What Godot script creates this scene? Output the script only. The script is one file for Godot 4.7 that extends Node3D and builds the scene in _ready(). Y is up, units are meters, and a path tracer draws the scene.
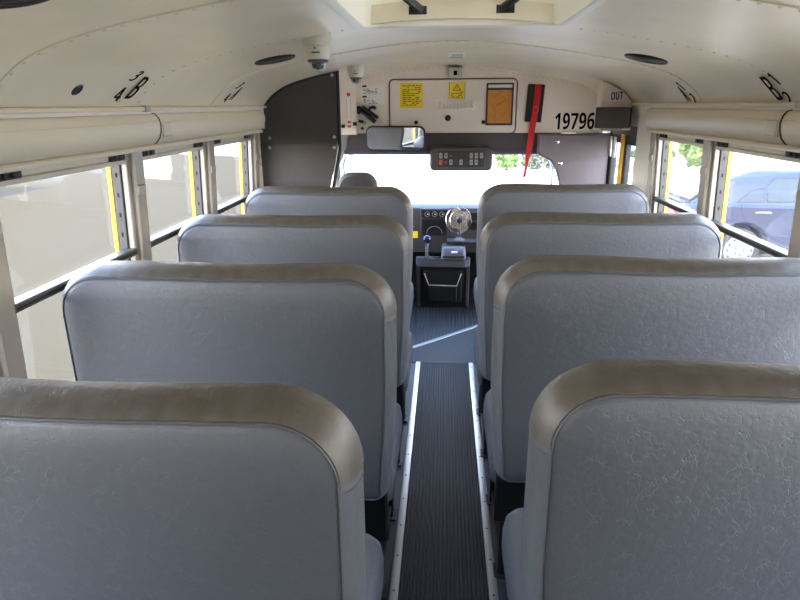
extends Node3D
# The inside of a school bus, looking forward along the aisle. x right, y up, -z forward, bus floor at y = 0.

const GROUND := -0.95
const PITCH := 0.70
const BULK := -4.45
const REAR := 6.4

class Geo:
	var v := PackedVector3Array()
	var t := PackedInt32Array()
	var xf := Transform3D()
	func add(vs: PackedVector3Array, ts: PackedInt32Array) -> void:
		var c := Vector3.ZERO
		for p in vs: c += p
		c /= maxi(1, vs.size())
		var vol := 0.0
		for i in range(0, ts.size(), 3):
			vol += (vs[ts[i]] - c).dot((vs[ts[i + 1]] - c).cross(vs[ts[i + 2]] - c))
		if xf.basis.determinant() < 0.0: vol = -vol
		var at := v.size()
		for p in vs: v.append(xf * p)
		for i in range(0, ts.size(), 3):
			t.append(at + ts[i])
			t.append(at + ts[i + (1 if vol > 0 else 2)])
			t.append(at + ts[i + (2 if vol > 0 else 1)])
	func box(a: Vector3, b: Vector3, r := 0.0) -> Geo:
		var lo := Vector3(minf(a.x, b.x), minf(a.y, b.y), minf(a.z, b.z))
		var hi := Vector3(maxf(a.x, b.x), maxf(a.y, b.y), maxf(a.z, b.z))
		var d := hi - lo
		r = minf(r, minf(d.x, minf(d.y, d.z)) * 0.45)
		var vs := PackedVector3Array()
		var ts := PackedInt32Array()
		if r <= 0.0:
			for i in 8: vs.append(Vector3(hi.x if i & 1 else lo.x, hi.y if i & 2 else lo.y, hi.z if i & 4 else lo.z))
			for q in [[0, 2, 3, 1], [4, 5, 7, 6], [0, 1, 5, 4], [2, 6, 7, 3], [0, 4, 6, 2], [1, 3, 7, 5]]:
				ts.append_array(PackedInt32Array([q[0], q[1], q[2], q[0], q[2], q[3]]))
			add(vs, ts)
			return self
		for i in 8:
			var s := Vector3(1 if i & 1 else -1, 1 if i & 2 else -1, 1 if i & 4 else -1)
			var c := (lo + hi) / 2 + s * d / 2
			vs.append(c - s * Vector3(0, r, r))
			vs.append(c - s * Vector3(r, 0, r))
			vs.append(c - s * Vector3(r, r, 0))
		for ax in 3:
			var u := 1 << ((ax + 1) % 3)
			var w := 1 << ((ax + 2) % 3)
			for side in 2:
				var o := (1 << ax) * side
				var q := [(o) * 3 + ax, (o | u) * 3 + ax, (o | u | w) * 3 + ax, (o | w) * 3 + ax]
				if side == 0: q.reverse()
				ts.append_array(PackedInt32Array([q[0], q[1], q[2], q[0], q[2], q[3]]))
			for k in 4:   # edges along ax
				var o := (u if k & 1 else 0) | (w if k & 2 else 0)
				var p0 := o
				var p1 := o | (1 << ax)
				var m1 := (ax + 1) % 3
				var m2 := (ax + 2) % 3
				var q := [p0 * 3 + m1, p0 * 3 + m2, p1 * 3 + m2, p1 * 3 + m1]
				if (k == 0 or k == 3): q.reverse()
				q.reverse()
				ts.append_array(PackedInt32Array([q[0], q[1], q[2], q[0], q[2], q[3]]))
		for i in 8:
			var odd := (1 if i & 1 else 0) + (1 if i & 2 else 0) + (1 if i & 4 else 0)
			if odd % 2 == 1: ts.append_array(PackedInt32Array([i * 3, i * 3 + 1, i * 3 + 2]))
			else: ts.append_array(PackedInt32Array([i * 3, i * 3 + 2, i * 3 + 1]))
		add(vs, ts)
		return self
	func loft(rings: Array, caps := true) -> Geo:
		var n: int = rings[0].size()
		var vs := PackedVector3Array()
		var ts := PackedInt32Array()
		for r in rings: vs.append_array(r)
		for k in rings.size() - 1:
			for i in n:
				var a := k * n + i
				var b := k * n + (i + 1) % n
				ts.append_array(PackedInt32Array([a, b, b + n, a, b + n, a + n]))
		if caps:
			for e in 2:
				var o: int = 0 if e == 0 else (rings.size() - 1) * n
				var c := Vector3.ZERO
				for i in n: c += vs[o + i]
				vs.append(c / n)
				var m := vs.size() - 1
				for i in n:
					var a := o + i
					var b := o + (i + 1) % n
					if e == 0: ts.append_array(PackedInt32Array([m, b, a]))
					else: ts.append_array(PackedInt32Array([m, a, b]))
		add(vs, ts)
		return self
	static func axis(ax: String, p: Vector2, d: float) -> Vector3:
		if ax == "x": return Vector3(d, p.y, p.x)
		if ax == "y": return Vector3(p.x, d, p.y)
		return Vector3(p.x, p.y, d)
	static func inset(poly: PackedVector2Array, by: float) -> PackedVector2Array:
		var area := 0.0
		var n := poly.size()
		for i in n: area += poly[i].cross(poly[(i + 1) % n])
		var out := PackedVector2Array()
		for i in n:
			var a := (poly[i] - poly[(i + n - 1) % n]).normalized()
			var b := (poly[(i + 1) % n] - poly[i]).normalized()
			var m := Vector2(-a.y - b.y, a.x + b.x)
			m = m.normalized() if m.length() > 0.01 else Vector2(-a.y, a.x)
			var f := maxf(0.5, m.dot(Vector2(-a.y, a.x)))
			out.append(poly[i] + m * by / f * (1.0 if area > 0 else -1.0))
		return out
	func prism(poly: PackedVector2Array, ax: String, d0: float, d1: float, bevel := 0.0) -> Geo:
		var n := poly.size()
		var levels := [[d0, poly], [d1, poly]]
		if bevel > 0.0:
			var s := signf(d1 - d0)
			var ins := inset(poly, bevel)
			levels = [[d0, ins], [d0 + s * bevel, poly], [d1 - s * bevel, poly], [d1, ins]]
		var vs := PackedVector3Array()
		var ts := PackedInt32Array()
		for l in levels:
			for p in l[1]: vs.append(axis(ax, p, l[0]))
		for k in levels.size() - 1:
			for i in n:
				var a := k * n + i
				var b := k * n + (i + 1) % n
				ts.append_array(PackedInt32Array([a, b, b + n, a, b + n, a + n]))
		var ccw := 0.0
		for i in n: ccw += poly[i].cross(poly[(i + 1) % n])
		var tri := Geometry2D.triangulate_polygon(poly)
		var o := (levels.size() - 1) * n
		for i in range(0, tri.size(), 3):
			var q := [tri[i], tri[i + 1], tri[i + 2]]
			var w := (poly[q[1]] - poly[q[0]]).cross(poly[q[2]] - poly[q[0]])
			if (w > 0) != (ccw > 0): q = [q[0], q[2], q[1]]
			ts.append_array(PackedInt32Array([q[0], q[2], q[1], o + q[0], o + q[1], o + q[2]]))
		add(vs, ts)
		return self
	func tube(path: PackedVector3Array, r: float, n := 8, r1 := -1.0) -> Geo:
		var rings := []
		var side := Vector3.ZERO
		for k in path.size():
			var d := (path[mini(k + 1, path.size() - 1)] - path[maxi(k - 1, 0)]).normalized()
			if side == Vector3.ZERO: side = d.cross(Vector3.UP if absf(d.y) < 0.9 else Vector3.RIGHT).normalized()
			side = (side - d * side.dot(d)).normalized()
			var up := side.cross(d)
			var rr := r if r1 < 0 else lerpf(r, r1, float(k) / (path.size() - 1))
			var ring := PackedVector3Array()
			for i in n: ring.append(path[k] + (side * cos(TAU * i / n) + up * sin(TAU * i / n)) * rr)
			rings.append(ring)
		return loft(rings)
	func lathe(profile: PackedVector2Array, n := 24) -> Geo:   # (radius, height) around y
		var rings := []
		for p in profile:
			var ring := PackedVector3Array()
			for i in n: ring.append(Vector3(maxf(p.x, 0.0001) * cos(TAU * i / n), p.y, maxf(p.x, 0.0001) * sin(TAU * i / n)))
			rings.append(ring)
		return loft(rings)
	func mesh(angle := 38.0) -> ArrayMesh:
		var lim := cos(deg_to_rad(angle))
		var nf := t.size() / 3
		var fn := PackedVector3Array()
		var un := PackedVector3Array()
		var weld := {}
		var id := PackedInt32Array()
		id.resize(v.size())
		var faces := []
		for i in v.size():
			var key := Vector3i((v[i] * 20000.0).round())
			if not weld.has(key):
				weld[key] = faces.size()
				faces.append(PackedInt32Array())
			id[i] = weld[key]
		for f in nf:
			var n := (v[t[f * 3 + 1]] - v[t[f * 3]]).cross(v[t[f * 3 + 2]] - v[t[f * 3]])
			fn.append(n)
			un.append(n.normalized())
			for k in 3: faces[id[t[f * 3 + k]]].append(f)
		var pos := PackedVector3Array()
		var nor := PackedVector3Array()
		for f in nf:
			for k in [0, 2, 1]:
				var i := t[f * 3 + k]
				var s := Vector3.ZERO
				for g in faces[id[i]]:
					if un[g].dot(un[f]) >= lim: s += fn[g]
				pos.append(v[i])
				nor.append(s.normalized() if s.length_squared() > 0 else Vector3.UP)
		var a := []
		a.resize(Mesh.ARRAY_MAX)
		a[Mesh.ARRAY_VERTEX] = pos
		a[Mesh.ARRAY_NORMAL] = nor
		var m := ArrayMesh.new()
		m.add_surface_from_arrays(Mesh.PRIMITIVE_TRIANGLES, a)
		return m

var M := {}
var arch := PackedVector2Array()   # inner line of the ceiling, left to right
var taken := {}
var window_count := 0
var trim_count := 0

# ---------- naming and placing ----------
func numbered(n: String) -> String:
	if not taken.has(n):
		taken[n] = 0
		return n
	taken[n] += 1
	return "%s_%03d" % [n, taken[n]]

func tag(o: Node3D, label: String, category := "", group := "", kind := "") -> Node3D:
	if label: o.set_meta("label", label)
	if category: o.set_meta("category", category)
	if group: o.set_meta("group", group)
	if kind: o.set_meta("kind", kind)
	return o

func thing(called: String, label: String, category: String, at := Vector3.ZERO, group := "") -> Node3D:
	var o := Node3D.new()
	o.name = numbered(called)
	add_child(o)
	o.position = at
	return tag(o, label, category, group)

func setting(called: String, label: String, at := Vector3.ZERO) -> Node3D:
	var o := Node3D.new()
	o.name = called
	add_child(o)
	o.position = at
	return tag(o, label, "", "", "structure")

func part(called: String, m, mat: Material, parent: Node3D, at := Vector3.ZERO) -> MeshInstance3D:
	var o := MeshInstance3D.new()
	o.name = called
	o.mesh = m.mesh() if m is Geo else m
	o.material_override = mat
	o.position = at
	parent.add_child(o, true)
	return o

func letters(txt: String, height: float, width: float, depth: float, weight := 700) -> Array:
	var f := SystemFont.new()
	f.font_names = PackedStringArray(["Droid Sans"])
	f.font_weight = weight
	var m := TextMesh.new()
	m.text = txt
	m.font = f
	m.font_size = 64
	m.pixel_size = 0.01
	m.depth = depth
	m.curve_step = 2.0
	var b := m.get_aabb().size
	return [m, Vector3(width / maxf(b.x, 0.001), height / maxf(b.y, 0.001), 1.0)]

func write(parent: Node3D, called: String, txt: String, height: float, width: float, depth: float, mat: Material, at: Vector3, basis := Basis(), weight := 700) -> MeshInstance3D:
	var l := letters(txt, height, width, depth, weight)
	var o := part(called, l[0], mat, parent)
	o.transform = Transform3D(basis * Basis.from_scale(l[1]), at)
	return o

# ---------- materials ----------
func mat(called: String, c: Color, rough := 0.6, metal := 0.0) -> StandardMaterial3D:
	var m := StandardMaterial3D.new()
	m.resource_name = called
	m.albedo_color = c
	m.roughness = rough
	m.metallic = metal
	M[called] = m
	return m

func noise_image(kind: int, freq: float, octaves: int, size: int, sd: int, cell := -1, warp := 0.0) -> Image:
	var n := FastNoiseLite.new()
	n.noise_type = kind
	n.frequency = freq
	n.seed = sd
	n.fractal_octaves = octaves
	if octaves == 1: n.fractal_type = FastNoiseLite.FRACTAL_NONE
	if cell >= 0: n.cellular_return_type = cell
	if warp > 0.0:
		n.domain_warp_enabled = true
		n.domain_warp_amplitude = warp
		n.domain_warp_frequency = freq * 1.5
	return n.get_seamless_image(size, size)

func blotch(lo: Color, hi: Color, freq: float, octaves: int, size: int, sd: int) -> ImageTexture:
	var im := noise_image(FastNoiseLite.TYPE_SIMPLEX_SMOOTH, freq, octaves, size, sd)
	var out := Image.create(size, size, false, Image.FORMAT_RGB8)
	for y in size:
		for x in size:
			out.set_pixel(x, y, lo.lerp(hi, im.get_pixel(x, y).r))
	return ImageTexture.create_from_image(out)

func triplanar(m: StandardMaterial3D, scale: float, world := false) -> void:
	m.uv1_triplanar = true
	m.uv1_world_triplanar = world
	m.uv1_scale = Vector3.ONE * scale

func vinyl_relief(size: int) -> ImageTexture:
	# creased upholstery vinyl: fine grain plus short fold lines in patches
	var creases := noise_image(FastNoiseLite.TYPE_CELLULAR, 0.026, 1, size, 11, FastNoiseLite.RETURN_DISTANCE2_SUB, 26.0)
	var creases2 := noise_image(FastNoiseLite.TYPE_CELLULAR, 0.045, 1, size, 23, FastNoiseLite.RETURN_DISTANCE2_SUB, 20.0)
	var patch := noise_image(FastNoiseLite.TYPE_SIMPLEX_SMOOTH, 0.011, 2, size, 5)
	var patch2 := noise_image(FastNoiseLite.TYPE_SIMPLEX_SMOOTH, 0.014, 2, size, 9)
	var fine := noise_image(FastNoiseLite.TYPE_SIMPLEX, 0.35, 2, size, 3)
	var soft := noise_image(FastNoiseLite.TYPE_SIMPLEX_SMOOTH, 0.02, 2, size, 31)
	var out := Image.create(size, size, false, Image.FORMAT_RGBF)
	for y in size:
		for x in size:
			var a := 1.0 - smoothstep(0.0, 0.07, creases.get_pixel(x, y).r)
			var b := 1.0 - smoothstep(0.0, 0.09, creases2.get_pixel(x, y).r)
			var pa := smoothstep(0.46, 0.72, patch.get_pixel(x, y).r)
			var pb := smoothstep(0.48, 0.75, patch2.get_pixel(x, y).r)
			var h := 0.55 + 0.14 * (fine.get_pixel(x, y).r - 0.5) + 0.25 * (soft.get_pixel(x, y).r - 0.5) - 0.26 * a * pa - 0.2 * b * pb
			out.set_pixel(x, y, Color(h, h, h))
	return ImageTexture.create_from_image(out)

func make_materials() -> void:
	var ceil := mat("ceiling_paint", Color(0.93, 0.875, 0.765), 0.32)
	ceil.albedo_texture = blotch(Color(0.93, 0.93, 0.92), Color(1, 1, 1), 0.012, 3, 256, 2)
	triplanar(ceil, 0.7, true)
	mat("duct_paint", Color(0.88, 0.825, 0.72), 0.42)
	mat("wall_paint", Color(0.90, 0.87, 0.82), 0.5)
	mat("bulk_paint", Color(0.96, 0.905, 0.84), 0.5)
	mat("raised_paint", Color(0.99, 0.95, 0.89), 0.3)
	mat("rivet", Color(0.86, 0.82, 0.74), 0.3, 0.2)
	var relief := vinyl_relief(512)
	var vin := mat("vinyl", Color(0.32, 0.325, 0.34), 0.42)
	vin.heightmap_enabled = true
	vin.heightmap_texture = relief
	vin.heightmap_scale = 0.25
	triplanar(vin, 4.2)
	var worn := mat("vinyl_band", Color(0.345, 0.328, 0.302), 0.44)
	worn.albedo_texture = blotch(Color(0.80, 0.76, 0.70), Color(1, 1, 1), 0.018, 4, 256, 44)
	worn.heightmap_enabled = true
	worn.heightmap_texture = relief
	worn.heightmap_scale = 0.2
	triplanar(worn, 4.2)
	mat("stitch", Color(0.30, 0.30, 0.31), 0.5)
	mat("black_steel", Color(0.07, 0.07, 0.075), 0.45)
	mat("black_plastic", Color(0.075, 0.075, 0.08), 0.5)
	mat("decal_black", Color(0.04, 0.04, 0.04), 0.9)
	M.decal_black.metallic_specular = 0.2
	mat("dark_hole", Color(0.03, 0.03, 0.03), 0.9)
	mat("aluminium", Color(0.72, 0.72, 0.72), 0.36, 0.85)
	mat("frame_metal", Color(0.66, 0.63, 0.58), 0.42, 0.35)
	mat("frame_track", Color(0.84, 0.80, 0.72), 0.5, 0.2)
	mat("window_track", Color(0.34, 0.325, 0.30), 0.6)
	mat("bar_metal", Color(0.30, 0.285, 0.26), 0.5)
	mat("screw", Color(0.5, 0.5, 0.5), 0.4, 0.9)
	mat("chrome", Color(0.9, 0.9, 0.9), 0.12, 1.0)
	var charcoal := mat("charcoal_board", Color(0.285, 0.265, 0.25), 0.62)
	charcoal.albedo_texture = blotch(Color(0.86, 0.86, 0.86), Color(1, 1, 1), 0.02, 4, 128, 14)
	triplanar(charcoal, 1.4)
	mat("header_dark", Color(0.30, 0.27, 0.275), 0.5)
	var pad := mat("padded_grey", Color(0.46, 0.42, 0.43), 0.55)
	pad.heightmap_enabled = true
	pad.heightmap_texture = relief
	pad.heightmap_scale = 0.25
	triplanar(pad, 2.0)
	var rub := mat("rubber_mat", Color(0.11, 0.118, 0.135), 0.6)
	rub.albedo_texture = blotch(Color(0.72, 0.72, 0.72), Color(1, 1, 1), 0.02, 4, 256, 17)
	triplanar(rub, 1.3, true)
	var deck := mat("floor_vinyl", Color(0.27, 0.275, 0.29), 0.42)
	deck.albedo_texture = blotch(Color(0.75, 0.74, 0.73), Color(1, 1, 1), 0.02, 4, 256, 19)
	triplanar(deck, 1.1, true)
	var fm := mat("front_mat", Color(0.20, 0.19, 0.19), 0.6)
	fm.albedo_texture = blotch(Color(0.75, 0.73, 0.72), Color(1, 1, 1), 0.06, 3, 256, 21)
	triplanar(fm, 2.0, true)
	mat("yellow_paint", Color(0.95, 0.72, 0.12), 0.4)
	mat("yellow_sticker", Color(1.0, 0.86, 0.20), 0.5)
	mat("print_dark", Color(0.36, 0.30, 0.08), 0.6)
	mat("print_black", Color(0.12, 0.11, 0.10), 0.6)
	mat("white_label", Color(0.97, 0.95, 0.92), 0.5)
	mat("red", Color(0.80, 0.06, 0.08), 0.6)
	mat("red_print", Color(0.83, 0.30, 0.24), 0.6)
	mat("amber", Color(0.82, 0.54, 0.19), 0.18)
	mat("amber_film", Color(0.82, 0.54, 0.19), 0.06)
	mat("cream_plastic", Color(0.95, 0.92, 0.85), 0.45)
	var hs := mat("hatch_sheet", Color(0.93, 0.905, 0.84), 0.5)
	hs.backlight_enabled = true
	hs.backlight = Color(0.42, 0.40, 0.35)
	mat("dome_white", Color(0.80, 0.77, 0.69), 0.4)
	mat("dash_plastic", Color(0.245, 0.225, 0.23), 0.55)
	mat("dash_dark", Color(0.11, 0.10, 0.105), 0.45)
	mat("console_grey", Color(0.36, 0.35, 0.375), 0.4)
	mat("gauge_face", Color(0.10, 0.095, 0.10), 0.3)
	mat("knob_blue", Color(0.16, 0.15, 0.24), 0.25)
	mat("switch_grey", Color(0.52, 0.52, 0.50), 0.5)
	mat("switch_dark", Color(0.16, 0.15, 0.15), 0.5)
	mat("switch_red", Color(0.75, 0.22, 0.16), 0.5)
	mat("driver_cloth", Color(0.33, 0.31, 0.31), 0.8)
	mat("green_ring", Color(0.10, 0.62, 0.42), 0.5)
	var mir := mat("mirror_glass", Color(0.93, 0.95, 0.97), 0.02, 1.0)
	mir.metallic_specular = 0.5
	var glass := mat("window_glass", Color(0.95, 0.97, 0.96, 0.02), 0.02)
	glass.transparency = BaseMaterial3D.TRANSPARENCY_ALPHA
	var tint := mat("car_glass", Color(0.10, 0.13, 0.115, 0.85), 0.03)
	tint.transparency = BaseMaterial3D.TRANSPARENCY_ALPHA
	var clear := mat("clear_dome", Color(0.85, 0.85, 0.85, 0.15), 0.03)
	clear.transparency = BaseMaterial3D.TRANSPARENCY_ALPHA
	var blade := mat("fan_blade", Color(0.70, 0.62, 0.52, 0.3), 0.1)
	blade.transparency = BaseMaterial3D.TRANSPARENCY_ALPHA
	var asp := mat("asphalt", Color(0.315, 0.283, 0.222), 0.95)
	asp.metallic_specular = 0.1
	asp.albedo_texture = blotch(Color(0.42, 0.41, 0.40), Color(1.0, 1.0, 1.0), 0.12, 4, 512, 27)
	triplanar(asp, 0.8, true)
	var det := noise_image(FastNoiseLite.TYPE_SIMPLEX, 0.4, 2, 256, 29)
	asp.detail_enabled = false
	asp.heightmap_enabled = true
	asp.heightmap_texture = ImageTexture.create_from_image(det)
	asp.heightmap_scale = 0.3
	var con := mat("concrete", Color(0.66, 0.64, 0.60), 0.9)
	con.metallic_specular = 0.2
	con.albedo_texture = blotch(Color(0.88, 0.88, 0.87), Color(1, 1, 1), 0.03, 5, 256, 33)
	triplanar(con, 0.2, true)
	var dirt := mat("dirt", Color(0.36, 0.28, 0.20), 0.95)
	dirt.albedo_texture = blotch(Color(0.7, 0.68, 0.62), Color(1, 1, 1), 0.05, 4, 256, 35)
	triplanar(dirt, 0.3, true)
	mat("bark", Color(0.34, 0.27, 0.2), 0.9)
	for l in [["leaf_bright", Color(0.30, 0.40, 0.10)], ["leaf_mid", Color(0.22, 0.30, 0.11)], ["leaf_grey", Color(0.30, 0.31, 0.22)], ["leaf_dark", Color(0.20, 0.28, 0.17)]]:
		var lm := mat(l[0], l[1], 0.6)
		lm.backlight_enabled = true
		lm.backlight = Color(0.2, 0.25, 0.06)
	var car := mat("car_paint", Color(0.07, 0.082, 0.18), 0.3)
	car.metallic = 0.25
	car.clearcoat_enabled = true
	car.clearcoat = 0.4
	car.clearcoat_roughness = 0.05
	mat("tire", Color(0.10, 0.10, 0.10), 0.8)
	mat("hubcap", Color(0.36, 0.36, 0.355), 0.35, 0.2)
	mat("tail_red", Color(0.78, 0.06, 0.10), 0.2)
	mat("stucco", Color(0.72, 0.66, 0.56), 0.9)

# ---------- ceiling line ----------
func make_arch() -> void:
	var half := [Vector2(0, 1.812), Vector2(0.15, 1.808), Vector2(0.3, 1.793), Vector2(0.48, 1.768), Vector2(0.62, 1.745), Vector2(0.75, 1.721), Vector2(0.87, 1.691), Vector2(0.95, 1.661), Vector2(1.01, 1.623), Vector2(1.05, 1.586), Vector2(1.08, 1.548)]
	var c := []
	for i in range(half.size() - 1, 0, -1): c.append(Vector2(-half[i].x, half[i].y))
	c.append_array(half)
	for i in c.size() - 1:
		for k in 3:
			var a: Vector2 = c[maxi(i - 1, 0)]
			var d: Vector2 = c[mini(i + 2, c.size() - 1)]
			arch.append((c[i] as Vector2).cubic_interpolate(c[i + 1], a, d, k / 3.0))
	arch.append(c[-1])

func ceil_y(x: float) -> float:
	for i in arch.size() - 1:
		if x <= arch[i + 1].x:
			return lerpf(arch[i].y, arch[i + 1].y, clampf((x - arch[i].x) / (arch[i + 1].x - arch[i].x), 0, 1))
	return arch[-1].y

func ceil_up(x: float) -> Vector2:   # direction along the ceiling line, towards the middle
	var h := 0.02
	var d := Vector2(2 * h, ceil_y(x + h) - ceil_y(x - h)).normalized()
	return d if x < 0 else -d

func arch_strip(xa: float, xb: float, lower: float, thick: float) -> PackedVector2Array:
	var top := PackedVector2Array()
	var low := PackedVector2Array()
	var pts := PackedVector2Array([Vector2(xa, ceil_y(xa))])
	for p in arch:
		if p.x > xa + 0.004 and p.x < xb - 0.004: pts.append(p)
	pts.append(Vector2(xb, ceil_y(xb)))
	for p in pts:
		low.append(p - Vector2(0, lower))
		top.append(Vector2(p.x * (1.0 + thick * 0.6), p.y + thick))
	top.reverse()
	low.append_array(top)
	return low

func _ready() -> void:
	# ---------- camera ----------
	var cam := Camera3D.new()
	cam.name = "camera"
	cam.position = Vector3(-0.02, 1.555, 0)
	cam.rotation = Vector3(deg_to_rad(-18.07), deg_to_rad(4.23), deg_to_rad(-0.4))
	cam.fov = rad_to_deg(2.0 * atan(300.0 / 600.0))
	cam.near = 0.02
	cam.current = true
	add_child(cam)
	# ---------- sky, sun, exposure ----------
	var sky_mat := ProceduralSkyMaterial.new()
	sky_mat.sky_top_color = Color(0.50, 0.64, 0.84)
	sky_mat.sky_horizon_color = Color(1.0, 0.985, 0.96)
	sky_mat.sky_curve = 0.3
	sky_mat.ground_bottom_color = Color(0.45, 0.44, 0.42)
	sky_mat.ground_horizon_color = Color(0.66, 0.67, 0.68)
	sky_mat.sky_energy_multiplier = 2.2
	var sky := Sky.new()
	sky.sky_material = sky_mat
	var env := Environment.new()
	env.background_mode = Environment.BG_SKY
	env.sky = sky
	env.tonemap_mode = Environment.TONE_MAPPER_LINEAR
	env.tonemap_exposure = 4.4
	env.sdfgi_enabled = true
	env.ssao_enabled = true
	env.ssil_enabled = true
	var we := WorldEnvironment.new()
	we.name = "world_environment"
	we.environment = env
	add_child(we)
	var sun := DirectionalLight3D.new()
	sun.name = "sun"
	sun.light_color = Color(1.0, 0.96, 0.89)
	sun.light_energy = 1.6
	sun.light_angular_distance = 0.55
	sun.shadow_enabled = true
	add_child(sun)
	sun.look_at_from_position(Vector3(-0.02, 0.86, 0.50) * 10, Vector3.ZERO)

	make_materials()
	make_arch()
	build_outdoors()
	build_ceiling()
	build_walls()
	build_floor()
	build_front()
	build_seats()
	build_front_things()
	build_ceiling_things()

# ---------- the bus shell ----------
func build_ceiling() -> void:
	var c := setting("ceiling", "arched beige painted metal ceiling of the bus with riveted seams")
	var ribs := [REAR, 5.61, 4.91, 4.21, 3.51, 2.81, 2.11, 1.41, 0.71, 0.01, -0.69, -1.39, -2.09, -2.79, BULK - 0.06]
	for i in ribs.size() - 1:
		var z0: float = ribs[i]
		var z1: float = ribs[i + 1]
		var low := 0.0 if i % 2 == 0 else 0.004
		var g := Geo.new()
		var za := z0 + (0.018 if i > 0 else 0.0)
		if z0 < -1.3 and z0 > -2.0:   # the roof hatch cuts through these two
			var zf := -2.05
			var zr := -1.45
			var h0 := zr
			var h1 := zf
			g.prism(arch_strip(-1.08, 1.08, low, 0.05), "z", za, zr)
			g.prism(arch_strip(-1.08, 1.08, low, 0.05), "z", zf, z1)
			g.prism(arch_strip(-1.08, -0.29, low, 0.05), "z", h0, h1)
			g.prism(arch_strip(0.34, 1.08, low, 0.05), "z", h0, h1)
		else:
			g.prism(arch_strip(-1.08, 1.08, low, 0.05), "z", za, z1)
		part("ceiling_panel", g, M.ceiling_paint, c)
		if i > 0 and z0 < 0.0:
			var r := Geo.new()
			var s := 0.03
			var run := 0.0
			for k in arch.size() - 1:
				var d := arch[k].distance_to(arch[k + 1])
				while s <= run + d:
					var p := arch[k].lerp(arch[k + 1], (s - run) / d)
					var up := ceil_up(p.x if absf(p.x) > 0.03 else -0.03)
					var nrm := Vector3(up.y, -up.x, 0) if p.x < 0.03 else Vector3(-up.y, up.x, 0)
					if not (z0 < -1.6 and z0 > -2.5 and absf(p.x - 0.025) < 0.36):
						r.xf = Transform3D(Basis(Quaternion(Vector3.UP, nrm.normalized())), Vector3(p.x, p.y - 0.003, z0 + 0.007))
						r.lathe(PackedVector2Array([Vector2(0.0055, -0.001), Vector2(0.005, 0.002), Vector2(0.002, 0.0035)]), 7)
					s += 0.042
				run += d
			tag(part("rivet_row", r, M.rivet, c), "row of round rivets along the ceiling seam", "", "", "stuff")

func build_walls() -> void:
	for s: float in [-1.0, 1.0]:
		var side := "left" if s < 0 else "right"
		var w := setting("wall_" + side, "beige painted %s side wall of the bus with window posts" % side)
		var zf := BULK if s < 0 else -3.76
		part("lower_panel", Geo.new().box(Vector3(s * 1.14, -0.02, REAR), Vector3(s * 1.19, 0.662, zf)), M.wall_paint, w)
		part("outer_panel", Geo.new().box(Vector3(s * 1.19, -0.35, REAR), Vector3(s * 1.215, 0.662, zf)), M.yellow_paint, w)
		part("header_panel", Geo.new().box(Vector3(s * 1.075, 1.425, REAR), Vector3(s * 1.17, 1.59, BULK)), M.wall_paint, w)
		part("outer_header", Geo.new().box(Vector3(s * 1.17, 1.425, REAR), Vector3(s * 1.195, 1.61, BULK)), M.yellow_paint, w)
		var z0 := -2.10 if s < 0 else -2.04
		var first := -3.50 if s < 0 else -3.44
		var tilt := Basis(Vector3.BACK, deg_to_rad(2.6) * s)
		var posts := [first, first + PITCH, first + 2 * PITCH]
		var z := -1.35 if s < 0 else -1.28
		if s > 0: posts[2] = -1.98
		while z < REAR - 0.2:
			posts.append(z)
			z += PITCH
		for zp: float in posts:
			var p := part("window_post", Geo.new().box(Vector3(-0.016 * s, -0.08, -0.036), Vector3(0.03 * s, 0.69, 0.036), 0.006), M.frame_metal, w)
			p.transform = Transform3D(tilt, Vector3(s * 1.143, 0.74, zp))
			var o := part("outer_pillar", Geo.new().box(Vector3(0.054 * s, -0.10, -0.070), Vector3(0.068 * s, 0.70, 0.070)), M.yellow_paint, w)
			o.transform = Transform3D(tilt, Vector3(s * 1.143, 0.74, zp))
			if zp < 0:
				var b := part("post_bracket", Geo.new().box(Vector3(-0.022 * s, 0.515, -0.024), Vector3(-0.014 * s, 0.55, 0.03), 0.003), M.frame_metal, w)
				b.transform = p.transform
		if s < 0: part("belt_hook", Geo.new().tube(PackedVector3Array([Vector3(-1.112, 1.26, -3.50), Vector3(-1.09, 1.22, -3.52), Vector3(-1.095, 1.28, -3.535)]), 0.004, 6), M.chrome, w)
		# solid wall between the last window and the front
		if s < 0:
			part("corner_panel", Geo.new().box(Vector3(-1.11, 0.66, -3.535), Vector3(-1.20, 1.43, -3.70)), M.wall_paint, w)
		else:
			part("corner_panel", Geo.new().box(Vector3(1.11, 0.66, -3.475), Vector3(1.20, 1.43, -3.76), 0.004), M.wall_paint, w)
		for k in posts.size() - 1:
			build_window(s, (posts[k] + posts[k + 1]) / 2.0, (posts[k + 1] - posts[k]) / 2.0 - 0.036, k)
		build_duct(s)
	# rear wall with two windows
	var r := setting("wall_rear", "rear wall of the bus behind the camera")
	var g := Geo.new()
	g.box(Vector3(-1.2, -0.02, REAR), Vector3(1.2, 0.8, REAR + 0.06))
	g.box(Vector3(-1.2, 1.42, REAR), Vector3(1.2, 1.87, REAR + 0.06))
	for x in [-1.15, -0.4, 0.4, 1.15]: g.box(Vector3(x - 0.06, 0.8, REAR), Vector3(x + 0.06, 1.42, REAR + 0.06))
	part("rear_panel", g, M.wall_paint, r)
	for x in [-0.77, 0.0, 0.77]:
		part("pane", Geo.new().box(Vector3(x - 0.36, 0.79, REAR + 0.03), Vector3(x + 0.36, 1.43, REAR + 0.034)), M.window_glass, r)

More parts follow.
